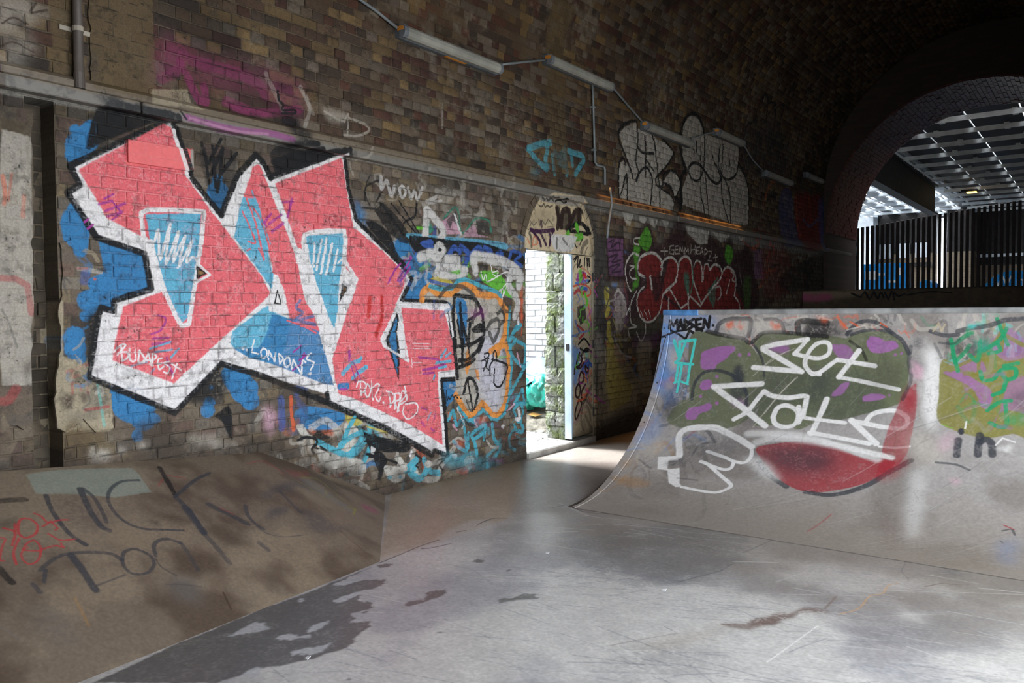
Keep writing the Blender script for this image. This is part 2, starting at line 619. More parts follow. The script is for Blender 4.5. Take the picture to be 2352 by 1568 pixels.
for cv, bl in ((wallc, wall_bricks), (vaultc, vault_bricks)):
    H, W, pp = cv.H, cv.W, cv.ppm
    cv.rgb[:] = srgb2lin((100, 86, 68) if cv is wallc else (84, 70, 54))          # lime mortar
    keep = np.ones((H, W), np.float32)
    big = noise(H, W, 1.1 * pp, 77, 3)
    for y0, y1, s0, s1 in bl:
        g = .005
        i0, i1 = int((y0 + g - cv.u0) * pp), int((y1 - g - cv.u0) * pp) + 1
        j0, j1 = int((s0 + g - cv.v0) * pp), int((s1 - g - cv.v0) * pp) + 1
        i0, j0 = max(i0, 0), max(j0, 0)
        if i1 <= i0 or j1 <= j0 or i0 >= W or j0 >= H:
            continue
        c = np.array(BROWN[RNG.integers(len(BROWN))], float) * RNG.uniform(.86, 1.14)
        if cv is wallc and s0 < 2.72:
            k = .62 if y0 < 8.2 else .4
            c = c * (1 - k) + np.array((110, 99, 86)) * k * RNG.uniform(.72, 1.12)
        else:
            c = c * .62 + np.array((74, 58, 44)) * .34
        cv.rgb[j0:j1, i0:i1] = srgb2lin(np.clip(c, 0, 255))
        keep[j0:j1, i0:i1] = 0
    if cv is wallc:
        yy, ss = np.meshgrid(np.arange(W) / pp + cv.u0, np.arange(H) / pp + cv.v0)
        keep[(np.abs(yy - DOOR_C) < DOOR_R + .01) & (ss < DOOR_SPR + DOOR_R)] = 0
        keep[(ss > 2.70) & (ss < 2.88)] = 0
        del yy, ss
    cv.keep = keep
    # weathering that belongs to the brick: pale lime bloom, soot, pitting
    bloom = sstep(.55, .8, cv.n2 * .5 + big * .5)[..., None] * .45
    cv.rgb += (srgb2lin((150, 138, 120)) - cv.rgb) * bloom
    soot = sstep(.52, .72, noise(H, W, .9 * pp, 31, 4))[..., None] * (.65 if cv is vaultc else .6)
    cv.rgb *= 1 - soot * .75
    cv.rgb *= (.82 + .36 * cv.n1)[..., None]

WALL1 = """
# trunking and ledge colours
p 0 tg 0 0,160 400,255 800,330 1210,425 1700,530 1960,580 1960,600 1700,562 1210,446 800,364 400,290 0,215
p 0 lb 0/.8 0,140 400,236 800,322 1210,414 1210,431 800,347 400,264 0,178
# left plaster bay
p e lg 0/.75 0,-400 270,-330 265,0 285,600 290,1200 260,1400 320,1900 0,1900 -60,900
z a lg 12/.6 -60,-40 240,-20 340,120 220,260 100,300 -60,260
z a lg 10/.5 60,330 240,330 330,440 200,520 60,480
z a lg 8/.5 -60,470 100,520 220,600 420,640 200,610 -60,560
z a bb 6/.7 120,120 220,200 200,260 100,180
z a bb 6/.6 90,320 160,330 140,420 80,410
s a bb 4/.8 20,210 120,160 250,220
s a bb 5/.8 330,20 280,110 420,90
s a bb 4/.7 0,420 120,380 300,470
p i lb 0/.8 0,640 60,760 160,900 80,1080 0,1090
s e og 10/.6 10,20 30,180 20,270
s e og 6/.5 90,0 60,240
s e og 10/.4 200,200 190,380
z e dk 8/.6 0,740 100,870 120,930 60,900 0,820
l e rp 14/.55 -40,935 120,940 230,1000 270,1250
s i rp 22/.5 -30,560 60,540 130,440
s e gk 5/.4 0,1220 60,1330 140,1560
z i dk 8/.8 0,370 60,330 40,410 0,420
z i bb 8/.8 0,780 70,850 80,920 0,920
z i bb 6/.9 200,930 270,860 260,1000 210,1000
z i bb 6/.8 100,1130 180,1060 290,1100 280,1160 120,1180
z i bb 6/.7 180,260 240,140 270,260 240,350
# cream plaster beside groove
p i cr 0/.85 490,-300 560,-360 560,150 790,160 790,340 990,390 1000,600 1020,800 960,830 560,830 490,780
z i bb 5/.85 560,340 640,260 760,330 730,370 640,310
z i bb 5/.9 570,490 670,500 650,630 590,620
z i bb 4/.8 700,490 770,490 760,560 710,540
z i tn 8/.95 560,820 640,720 760,800 900,820 960,900 830,1100 560,1110 520,900
z i lg 4/.8 830,960 960,1000 980,1080 810,1090
z i lg 4/.7 1050,970 1130,970 1110,1030 1060,1030
z i gk 10/.5 560,380 840,360 980,400 960,640 800,640 760,440
z i gk 8/.45 560,660 820,650 850,720 600,720
l i tq 7/.45 870,400 930,770
l i rp 7/.6 760,630 970,600
l i rp 6/.45 640,390 645,480
l i rp 6/.45 775,370 785,480
# upper left render and dirt
p P tn 0/.85 540,0 900,-60 860,900 540,790 590,500 560,200
p 0 tn 0/.8 200,0 350,-10 350,80 360,180 350,235 300,225 205,205
p 0 cr 0/.6 340,230 350,205 430,205 440,240 460,255 340,240
z P st 10/.75 985,600 1050,620 1110,880 1060,920 985,900
z a mg 20/.8 1500,340 1640,400 1480,700 1420,740 1400,680
z a mg 30/.6 1500,420 1900,560 2300,640 2360,800 1850,760 1600,560
s a mg 20/.8 1620,560 1700,720 1780,880 1850,920 1840,780
s a mg 16/.7 2020,930 2200,1000 2400,1020
s 0 mg 24/.5 420,120 410,160 372,180
s 0 mg 26/.55 440,140 520,160 590,190 610,220
s 0 mg 20/.6 520,230 600,260 690,250
z 0 mg 20/.45 600,150 690,190 690,270 640,260
s 0 wt 10/.35 690,200 712,250 700,290
l 0 lg 5/.7 745,256 790,280 800,262 798,310
z 0 lg 6/.6 745,248 800,262 785,280 755,275
s 0 lg 6/.6 800,270 838,285 848,300 820,312 790,310
s 0 lg 12/.3 610,170 640,230 650,255
s 0 lg 10/.3 700,215 720,260
s b bk 6 150,820 160,900 200,940 190,990 300,990 300,1020 190,1020
z b bk 6/.9 100,1070 200,1040 330,1060 340,1100 420,1240 300,1260 160,1110
s b pu 14/.6 -740,1070 -300,1180 0,1210 230,1270
s b pp 6/.35 -700,1080 -300,1190 0,1220
# scribbles on the trunking
z P bk 6 1040,1080 1290,1120 1290,1200 1140,1180 1060,1150
z P bk 4 1260,1240 1560,1160 1540,1210 1380,1270 1560,1270 1400,1330 1200,1380 940,1290
z b bk 5 130,1310 280,1260 440,1290 460,1320 250,1370 150,1350
s b bk 14 360,1300 450,1305
s b bk 13 110,1460 300,1390 500,1355
s b bk 16 140,1500 300,1480 500,1410 640,1370
l a bk 5 1570,1020 1620,1090
# blue clouds behind the big letters
b 0 bl 1 173,297,12 208,294,19 180,335,32 172,352,24 205,328,22 190,300,12
o 0 bl 1 160,468 140,500 145,545 165,570 195,575 205,540 200,500 180,475
b 0 bl 1 183,573,18 230,655,26 199,690,25 193,726,13 168,775,26 170,800,26 184,822,13 215,650,16
p 0 bl 1 225,550 330,580 347,665 262,690 262,715 225,706 205,735 190,700 215,640 240,620
b 0 bl 1 285,915,32 301,925,46 320,940,38 280,900,26 316,1000,14 330,960,30 356,962,12 270,890,14
b 0 bl 1 561,895,33 545,870,32 575,920,22 530,860,22 477,943,17 480,925,14 485,890,6
b 0 bl 1 500,413,13 500,440,25 503,465,20 508,480,12
l e wt 10/.5 700,850 900,880
p e gk 0/.8 850,860 940,830 970,890
s e rp 6/.5 690,850 780,850
s e nv 22/.5 760,900 750,960
b e og .8 845,945,14
z 0 bk 6/.9 222,706 250,712 225,800 215,870 195,860 190,740
z 0 bk 6/.9 430,850 505,838 520,900 460,930 430,920
p C bl 1 700,420 840,330 940,400 1000,560 1060,450 1110,460 1080,620 1200,650 1220,760 1200,860 1120,920 1060,1090 880,1090 960,900 960,800 880,690
p F bl 1 560,430 760,470 830,410 820,600 740,620 620,760 590,620
o E bl 1 200,860 330,800 600,830 780,890 790,960 700,1060 560,1080 330,1070 215,1000
z f bl 10/.8 840,250 900,280 950,420 930,470 880,440
"""
WALL2 = """
# hatching in black round the piece
l a bk 7 1820,1280 1850,1440
l a bk 8 1990,1250 1880,1470
l a bk 9 2000,1350 1900,1568
l a bk 9 2130,1380 1990,1560
o 0 bk 6/.5 462,345 540,352 520,480 505,495 480,440
l 0 bk 8 470,340 480,420
l 0 bk 8 488,335 496,430
l 0 bk 8 512,340 500,440
s A bk 14 800,160 1000,110 1250,50 960,150 1250,70
s A bk 15 800,240 1000,180 1290,90 900,240
s A bk 15 740,350 1000,220 1400,90 1560,40
o A bk 6/.8 790,0 1300,30 1300,70 1560,40 1400,90 740,370 720,340 900,200 760,170
o 0 bk 8/1 230,240 300,245 390,265 330,290 250,320 200,340
# body: black outline, white, pink
p 0 wh 0 165,382 395,275 430,395 508,494 550,400 567,385 590,362 606,372 622,408 790,350 800,430 818,505 925,615 944,640 925,690 1028,697 1048,868 1013,869 1027,1046 997,1032 993,1043 756,923 752,905 600,859 508,835 402,946 204,864 232,706 260,714 263,690 347,664 332,582 222,545 155,442 184,424
"""
OUTL = """
l 0 bk 15 165,378 395,272
l 0 bk 13 395,272 430,395 508,494
l 0 bk 15 508,494 545,402 565,380 588,355 604,372 622,408
l 0 bk 12 622,408 790,346
l 0 bk 11 790,346 800,430 818,505 925,612 946,640 922,690 1030,695 1050,870 1014,872 1030,1046 998,1034 994,1045
l 0 bk 15 994,1045 890,985 756,926 752,905
l 0 bk 14 756,926 600,862 508,835 402,948
l 0 bk 15 402,948 204,866 230,706 260,714 263,690 347,664 332,582 222,545 155,442 184,424 162,382
"""
WALL3 = """
p 0 pk 0 180,388 378,283 393,292 432,410 474,470 600,632 621,675 600,696 485,800 400,880 258,827 265,780 283,703 375,668 350,560 332,547 245,500 190,405
p A pk 0 570,195 605,210 700,410 790,660 950,1050 1030,1250 1100,1568 1150,1820 1260,2000 1330,2200 1290,2240 950,2070 975,2050 900,1710 830,1530 770,1510 760,1400 600,700 410,590 530,220
p A cy 0 400,590 300,1060 330,1110 540,1390 755,1690 775,1510 745,1400 690,1050 600,700 560,600 480,600
s A pk 4 400,760 470,900 560,1130 470,1120
s A pk 5 450,610 560,900 660,1330
s A pk 4 520,700 640,900 740,1250
s A pk 4 500,1210 455,1230
s A cy 4/.8 520,510 600,760 740,1150
s A pk 4 600,1200 660,1340
p B cy 0 280,840 650,560 710,530 720,600 780,605 960,690 940,1000 780,1240 480,1150 350,1080 260,1000
p B bl 0/.95 760,620 960,690 1320,840 1500,1490 1380,1470 780,1240 480,1150 300,1050 600,1040 680,900
s B bl 7/.8 1090,470 1050,560 1130,620 1040,700 1250,660
s B bl 8/.8 960,700 1100,720 1280,760
s B pk 4 940,710 1120,770 1290,860
s B pk 3 1100,780 1310,800
l B bk 3.2 820,350 868,515 790,500 818,355
p 0 pk 0 632,421 785,362 797,440 812,522 875,572 925,622 934,639 930,656 913,690 903,719 876,775 880,797 932,824 928,770 921,706 1020,708 1038,783 1046,849 1008,854 1006,895 1018,1022 944,976 809,913 779,905 772,880 763,823 771,800 794,727 817,663 822,642 795,617 799,543 789,527 697,535 692,553 694,573 684,568
p f cy 0 400,555 740,530 735,720 700,1000 690,1200 660,1390 640,1395 560,1200 440,770
p e cy 0 1310,360 1810,350 1790,700 1750,950 1690,1290 1640,1340 1600,1270 1480,1000 1350,620
l e wh 11 1290,560 1270,350 1330,320 1560,320 1840,340 1800,700 1750,1020 1700,1350 1640,1365 1590,1290 1460,1000 1340,620 1290,560
l f wh 10 385,690 385,560 430,525 600,505 750,510 755,620 740,760 860,945 700,1350 650,1420 590,1280 400,760 330,700
p e bk 0 1770,820 1870,890 1765,950
l e wh 6 1780,800 1890,905 1760,975
p e oc 0 1790,860 1840,890 1790,905
l e wh 8 1360,600 1480,1040
p f bk 0 730,975 775,1015 775,1045 700,1155
p f oc 0 742,1005 765,1035 735,1090
p f bk 0 1225,1235 1240,1320 1222,1400 1245,1600 1240,1860 1120,1490
p f bl 0 1215,1290 1225,1330 1205,1400 1225,1600 1225,1800 1150,1480
l f wh 6 1250,1200 1300,1540 1325,1680
l f wh 6 1260,1150 1080,1480 1100,1540 1320,1680
p f wh 0 1255,1150 1680,1165 1690,1230 1270,1200
l f wh 7 1690,1180 1740,1568
l j wh 7 1735,0 1765,280 1600,300 1610,500 1655,960
# shading marks inside the letters
s e wh 6 1375,650 1430,500 1440,770 1535,445 1490,810 1610,515 1555,790 1670,555 1605,840 1730,600 1680,790 1740,745 1790,800
s f wh 6 480,620 470,830
s f wh 6 545,590 495,860
s f wh 7 590,580 540,890
s f wh 7 640,630 585,900
s f wh 6 690,680 650,870
s f wh 4 690,800 720,770
s f rd 12/1/.5 978,1115 965,1280
s f rd 11/1/.5 1085,1105 1085,1300 1050,1400 1035,1450
l e pu 5 940,220 1020,180
l e pu 6/.8 890,270 1000,240
l e pu 6/.8 950,330 1130,260
l e pu 6/.8 970,380 1100,340
l e pu 5/.8 1010,410 1090,350
l e pu 5 760,430 800,400
l e pu 5 790,490 840,455
l e pu 5 1010,240 1080,330
l A pu 6/.85 660,900 740,790
l A pu 6/.85 720,910 870,800
l A pu 7/.85 760,1000 890,900
l A pu 6/.85 940,830 1000,610
l A pu 6/.7 880,650 1010,640
l A pu 6/.7 660,880 690,940
l C pu 5 690,890 760,740 850,640 960,570 970,590 870,740 800,860 840,860 950,690 960,700 830,870
s e pu 5/.8 1430,1270 1490,1300 1450,1400 1360,1440
s e pu 6/.8 1380,1480 1520,1470
s e pu 6/.8 1370,1530 1540,1510
s i cy 5/.9 1350,80 1540,20
s i cy 5/.9 1400,110 1550,90
s i cy 5/.9 1540,160 1610,80
s i pu 5/.8 1500,160 1560,320
s i cy 4/.7 1180,240 1320,200
s i cy 4/.7 1360,300 1390,260
l E pu 8 850,140 850,250
l E cy 11 770,410 850,310
l E cy 11 880,280 970,250
l E cy 9 960,260 990,220
l E cy 11 980,380 1050,330
l E cy 10 890,460 960,390
l E pu 3 870,310 930,500
l E pu 3 890,250 980,470
l E bl 16 735,560 820,555
l E pu 5 745,595 815,595
l F pu 6/.9 310,200 500,215 540,240
l F pu 6/.9 350,340 460,320 530,300 600,270
l F pu 5/.9 360,380 480,370
l F cy 7 500,260 660,240
l F cy 6 550,200 610,110
l F cy 6 610,190 660,150
l F cy 6 530,320 610,300
l F cy 6 470,440 480,400
l F pu 5/.7 330,920 370,970
l F pu 5/.7 440,1000 480,1030
s F cy 5/.7 400,900 440,820
s F pu 4/.7 470,900 490,830
s F pu 4/.7 330,760 400,790
l B pu 4 1010,1090 1110,1010
l B pu 4 1080,1190 1170,1120
l B pu 4 1000,1310 1080,1250
l B pu 4 1100,1250 1140,1100
# writing in white
s i wh 4.5 1030,110 1090,45 1130,50 1080,110 1060,140
l i wh 4.5 1090,45 1100,190
s i wh 4.5 1095,110 1150,115 1145,165 1095,190
s i wh 4.5 1165,80 1170,180 1215,185 1220,90
s i wh 4.5 1255,95 1245,205 1300,175 1255,95
l i wh 4 1290,210 1335,120 1360,230
l i wh 4 1310,180 1355,185
s i wh 4 1370,125 1375,235 1370,130 1410,150 1380,190
s i wh 4 1460,165 1425,180 1430,265 1475,240
l i wh 4 1428,220 1460,210
s i wh 4 1530,195 1480,210 1530,250 1510,300 1475,290
l i wh 4 1545,215 1630,275
l i wh 4 1595,215 1550,350
b B wh 1 410,1045,18 455,1062,15
l B wh 4 545,945 510,1090 590,1110
s B wh 4 660,1040 620,1080 640,1160 685,1140 690,1070 650,1040
l B wh 4 710,1180 715,1070 790,1200 800,1100
l B wh 4 840,1110 850,1220
s B wh 4 840,1110 890,1160 850,1230
s B wh 4.5 940,1155 900,1200 930,1270 975,1230 960,1160 935,1155
l B wh 4.5 990,1290 1010,1180 1110,1350 1120,1210
s B wh 4 1160,1210 1120,1195 1115,1350
s B wh 4 1220,1105 1170,1170 1260,1215 1220,1300
b B wh 1 1215,1350,20
l E wh 4 990,665 980,510
s E wh 4 935,565 960,500 1030,510 1050,580 990,660
s E wh 4 1060,530 1035,620 1070,690 1105,600 1070,530
l E wh 4 1115,495 1130,720
s E wh 4 1120,590 1180,530 1210,560 1165,680 1200,740 1225,690
b E wh 1 1255,755,14
l j wh 4 1150,470 1164,604
s j wh 4 1126,462 1186,482 1196,540 1158,604
l j wh 4 1208,490 1204,622
s j wh 4 1204,488 1246,482 1242,540 1208,560 1244,640
s j wh 4 1290,420 1310,540 1240,580 1300,500 1270,470 1230,650
s j wh 4 1300,580 1390,570 1410,640 1330,715 1280,670 1285,600
l F wh 2.5/.8 220,215 230,310
l F wh 2.5/.7 235,258 340,258
l F wh 2/.7 250,70 420,75
l F wh 2/.7 250,100 430,100
l F wh 2/.7 230,40 430,45
"""
WALL4 = """
# right of the big piece: scribbles, characters, orange and white shape
o f bk 6/1 940,430 1000,420 1150,520 1220,700 1300,800 1280,820 1150,680 1000,520
o f bk 6/.9 1020,320 1100,260 1300,480 1330,620 1190,560
l f bk 7 1075,260 1280,540
l f bk 4 1170,260 1400,540
l f bk 4 1240,240 1420,530
s f bk 6 1400,265 1380,380 1290,430 1270,520
s f bk 5/.9 940,240 940,120 1000,80 1070,60 1080,160 1040,240
s f bk 4/.8 980,10 940,110 945,200 980,290
s f bk 5/.9 910,300 1020,310
s f dg 5/.8 1640,400 1760,300 1810,530 1930,400 2050,420 2070,520
p f pp 0/.7 1600,440 1740,350 1800,540 1660,540
p f dk 0/.9 1670,410 1750,330 1790,480 1730,420 1700,490
p f dk 0/.9 1930,420 2040,430 2060,550 1990,500 1960,540
p f pp 0/.5 1830,520 1920,450 1950,540 2070,570 1830,560
l f cw 6 1740,360 1800,540
p f gn 0 1390,470 1500,460 1505,500 1400,500
p f dg 0/.9 1500,400 1560,500 1510,540
o f cy 8/.85 1330,530 1650,560 2000,590 2200,620 2190,680 1900,630 1600,590 1340,580
s f sv 21 1490,330 1480,560
s f sv 22 1500,330 1640,500 1610,600
o f bk 5 1330,560 1450,560 1700,590 2000,620 2220,690 2352,720 2352,820 2150,760 1900,720 1500,720 1380,690
o f nv 4/1 1450,600 1540,590 1540,680 1440,640
s f nv 14 1690,720 1740,660 1790,700
s f nv 14 1800,650 1870,720 1830,830
s f nv 12 1900,710 1960,660 1990,700
s f nv 12 2010,660 2070,700 2010,740
s f nv 10 2120,720 2160,700 2160,740 2120,730
s f nv 10 2250,700 2220,800
s f nv 9 2270,690 2340,720 2290,780 2340,820
z f br 5/.6 2260,860 2352,840 2352,1000 2300,1000
c f sv 14 1560,690 1600,630 1650,680 1610,730
s f sv 23 1430,750 1530,710 1560,740
s f sv 21 1600,740 1600,850 1580,920
o f sv 0 1660,730 1770,720 1800,800 1770,870 1640,840
o f yl 5/.9 1540,930 1640,920 1730,990 1640,1010 1540,960
s f nv 8/.9 1530,960 1640,990 1720,1000
s f sv 25 1600,880 1720,900 1830,870
o f gn 4/1 1980,870 2130,880 2270,1080 2260,1120 2150,1060 1990,960
o f gn 3/.9 1700,880 1790,860 1780,900
s f sv 24 1930,870 1910,760 1960,740 2180,790 2280,850 2340,920 2320,1000
s f sv 21 2260,870 2230,1000 2290,1100 2310,1180 2280,1280
c f sv 10 2240,900 2290,880 2330,900 2280,930
s f wh 3 1980,880 2000,950 2020,900 2040,970 2080,940
s f wh 3 2070,810 2080,880 2130,870 2120,920 2090,900
s f wh 3 2040,970 2230,880 2180,1090 2160,1050 2220,960 2200,900
s f wh 3 2100,1090 2180,1030 2170,1140
# orange and white
p D lg 0 370,860 520,960 700,960 800,840 960,960 1150,980 1240,1080 1260,1300 1240,1500 1240,1680 1290,2120 1180,2320 1020,2160 900,2320 800,2180 720,2060 700,1100 600,1020 330,1010
z D lv 20/.8 1020,1400 1240,1400 1260,1800 1200,2280 1050,2160 960,1900 980,1600
l D or 17 335,1020 350,940 420,880 520,950 680,950 790,850 880,850 960,950 1080,980 1180,950 1230,1050 1290,1150 1280,1400 1240,1500 1180,1640
l D tl 10 430,870 540,900 680,890 740,810 830,790 930,830 1010,870 1180,930 1230,980
s D tl 9 1330,1100 1310,1400 1340,1600 1350,1800
l F or 15 1110,130 1200,70 1290,60 1310,150 1320,330 1300,600 1260,760 1190,850 1130,850 1020,710 920,830 860,860 780,720 720,620
l F tl 8 1340,60 1350,330 1320,640 1270,830 1190,900 1120,890 1030,790 930,890 860,910 750,760
p F or 0 830,0 860,60 820,280 840,400 900,260 870,130
p F or 0/.9 930,330 970,340 990,460 960,440
p F gn 0/.5 1150,180 1320,180 1230,225
s D bk 11 700,1090 710,980 800,980 920,1010 990,1100 1030,1250 1030,1450 980,1600
o D bl 0 720,1020 780,1000 840,1060 850,1250 830,1500 800,1540 740,1250
l D bk 9 690,1130 720,1560
l D bk 9 770,1060 800,1568
l D bk 10 770,1180 860,1530 880,1290
l D bk 7 740,1250 790,1568
l D bk 8 860,1250 1000,1160
o D bk 5 900,1340 1000,1280 1060,1360 1000,1390 920,1390
s D dk 10/.85 540,990 620,890 780,870 900,950 950,1060 930,1200 910,1270
l D bk 9 870,1540 1010,1450
s D dk 9/.9 1190,1180 1240,1140 1270,1240 1230,1290
s D dk 10/.9 1070,1350 1120,1270 1190,1240 1210,1330 1150,1490 1100,1390
s D dk 8/.8 1260,1020 1260,1120 1310,1150 1340,1080
z D pu 8/.3 860,1130 1060,1120 1060,1220 870,1200
s F bk 9 720,80 880,50 1020,-20
s F bk 10 760,230 860,220 960,120 1010,0
s F bk 10 760,310 860,270 930,220
l F bk 12 700,0 740,430
l F bk 8 800,0 790,290
l F bk 6 850,40 880,190
s F bk 4 1040,160 1090,150 1080,200 1010,240
s F bk 4 1040,190 1060,260 1030,350
l F bk 4 1090,210 1060,300 1090,340
s F bk 4 1100,380 1110,280 1140,230 1140,160 1170,130 1185,240
s F bk 5 1130,220 1280,270 1300,330 1240,500 1190,530 1150,480 1155,330
s F bk 9 810,600 840,470 890,430 950,520 965,620 930,770
l F bk 6 860,480 910,800
s F bk 4/.8 840,680 870,770 900,810
l F bk 3 615,570 620,690 640,640 655,670 680,620 700,650 720,625 745,660
b F bk 1 775,660,10
l F bk 4 600,600 610,780
# teal and dark tags near the doorway edge
s F tl 9 640,900 690,800 730,960 800,900 840,1200
s F tl 9 700,1150 760,1210 850,1240 860,1050
s F tl 10 900,1080 940,1190 960,1300
s F tl 10 910,1050 990,990 1050,960 1040,1120
l F tl 10 930,1120 1040,1040
s F tl 10 1130,950 1160,1130 1230,1190 1180,1300
z F br 10/.6 1130,960 1300,940 1330,1180 1240,1160
z F og 8/.6 680,1160 830,1130 800,1220
z F og 6/.5 950,850 1080,890 980,960
s F tl 9 1400,0 1330,130 1480,300 1500,80 1420,20
l F tl 9 1500,300 1330,620
l F tl 9 1380,720 1470,560 1500,720 1390,700
c F tl 8 1370,790 1440,720 1480,820 1420,920
s F wh 9 1430,780 1440,890 1400,890
s F tl 9 1450,920 1480,1030 1400,1020 1380,960
s F tl 8 1380,1000 1330,1080 1330,1200 1390,1240
z D og 4/.8 1450,880 1480,880 1470,1250 1440,1260
l D og 5/.7 1470,1000 1460,1420
s D tl 10 1330,1480 1400,1330 1450,1310 1360,1400 1380,1480
l D wh 7 1425,1230 1420,1290
s F pp 5/.8 1300,800 1380,720
l F pp 5/.8 1410,150 1450,300
l F pp 6/.7 690,960 730,1010
l F pp 6/.7 930,900 960,980
o F bk 10/.6 980,1220 1030,1260 1080,1380 1180,1400 980,1420
z F dk 20/.6 1240,1100 1500,1080 1510,1340 1280,1400
b F wh .9 1250,975,22
s F lg 9 830,1370 860,1330 910,1340 880,1380 840,1400 890,1440
o F cw 8/.8 680,1280 740,1290 730,1330 690,1330
l F cw 4/.9 735,770 820,950 790,1000
z F gk 6/.7 740,880 800,900 800,990 740,980
"""
WALL5 = """
# lower strip under the piece
z E br 30/.9 -100,560 130,700 180,900 210,1200 60,1250 -150,900
s E nv 20/.6 30,720 40,1050
s E og 9/.9 150,690 155,880 180,1080
z j pp 10/.7 20,610 120,640 110,830 40,840
o E yl 6/.8 790,910 900,930 1000,980 990,1020 860,1030
o E wt 6/.9 210,1030 290,1010 340,1100 380,1160 270,1140
o E wt 6/.95 790,1010 900,1030 960,1100 900,1200 800,1230
o E wt 6/.95 690,1290 800,1240 900,1200 980,1220 940,1340 820,1380
o E wt 8/.9 470,1250 560,1300 600,1420 720,1540 600,1560 480,1440
o E wt 8/.9 640,1360 900,1440 900,1568 700,1568
z E dk 8/.9 690,1140 790,1120 770,1220 700,1230
z E og 4/.95 510,1110 630,1100 610,1150
z E og 4/.9 340,1090 430,1110 430,1130
z E bb 6/.9 520,1180 620,1180 610,1250 530,1230
s E tl 12 910,940 820,1100 770,1260 700,1330
s E tl 14 470,1220 600,1290 720,1350 850,1370 1000,1180
s E tl 13 740,1260 850,1180 1000,1110 1060,1180 960,1330 860,1410
l E tl 14 1130,1230 1010,1480
o E bk 5 1000,1060 1080,1130 1440,1210 1568,1230 1568,1330 1440,1350 1300,1250 1130,1230 1300,1430 1240,1568 1200,1568
o E bk 6/.9 400,1160 480,1090 560,1140 620,1180 470,1200
s E bk 6 230,1205 330,1170 440,1190 460,1250 400,1310 430,1370
l E bk 4 450,1300 580,1330 500,1280
s E bk 5 1030,1220 1180,1220
s E bk 5 1070,1370 1180,1380 1190,1410 1090,1400
l E yl 5/.8 1060,1040 1300,1115
z E dk 8/.9 960,1300 1070,1260 1000,1480 940,1470
o E cw 6/.9 1110,1280 1170,1300 1120,1390
o j wt 10/.85 520,980 700,1100 720,1200 660,1180 560,1100
z j lb 10/.8 290,1070 450,1020 480,1080 340,1120
o j wt 10/.8 720,1060 900,1080 940,1200 800,1220
o j bk 5 930,900 1180,920 1270,990 1100,1010
o j bk 5 1080,1080 1120,1090 1080,1260 1050,1240
s j bk 5 950,1030 1080,1060 1230,1110
s j tl 16 1300,1180 1400,1080 1380,1160
s j tl 16 1340,1200 1430,1250 1500,1160
s j tl 14 1470,1080 1520,1180 1600,1200
s j wt 14 1240,1070 1300,1160
o j wt 6/.9 1120,1130 1260,1150 1300,1230 1200,1290 1120,1200
s j bk 4 1400,1040 1450,1080 1400,1130 1420,1150
s j bk 4 1600,1080 1660,1070 1610,1120 1640,1180
b j tl .9 1165,1240,16 1250,1235,14
b j wt .9 1510,1120,34
z j tl 10/.6 1650,1030 1900,1050 2100,1100 2150,1160 1900,1180 1680,1140
s j wh 8 1340,1040 1350,1010
# dirt at foot
z j bb 26/.75 60,1000 500,1160 900,1330 1200,1400 1400,1330 1700,1280 2100,1190 2352,1100 2352,1260 1140,1440 900,1420 400,1150
z i bb 24/.7 1230,960 1700,920 2400,960 2400,1060 1240,1070
z i lg 6/.6 1240,920 1360,900 1360,1000 1250,990
z i lg 6/.5 1700,880 1820,870 1820,940 1720,940
z i lg 6/.5 1840,860 1950,850 1950,920 1850,920
z i lg 6/.5 1930,940 2100,930 2090,980 1930,980
z i lb 10/.6 1560,740 1800,560 1790,700 1650,720
o i bk 5 1940,680 2050,600 2090,700 2090,900 2060,860 2000,740
# under the trunking, right: pale tag and names
s f sv 10/.7 1080,20 1080,130 1130,60 1170,190 1200,110
c f sv 8/.8 1240,140 1270,110 1300,160 1270,210
s f sv 8/.8 1320,120 1350,220 1380,150 1410,230 1450,120
l f sv 7/.6 1490,240 1580,200 1510,260 1620,240
s f lg 16/.35 1820,60 1810,300
s f lg 12/.3 2000,230 1960,380
s f lg 10/.3 2200,240 2170,600
o f wt 20/.3 1560,130 1760,180 1640,260
"""
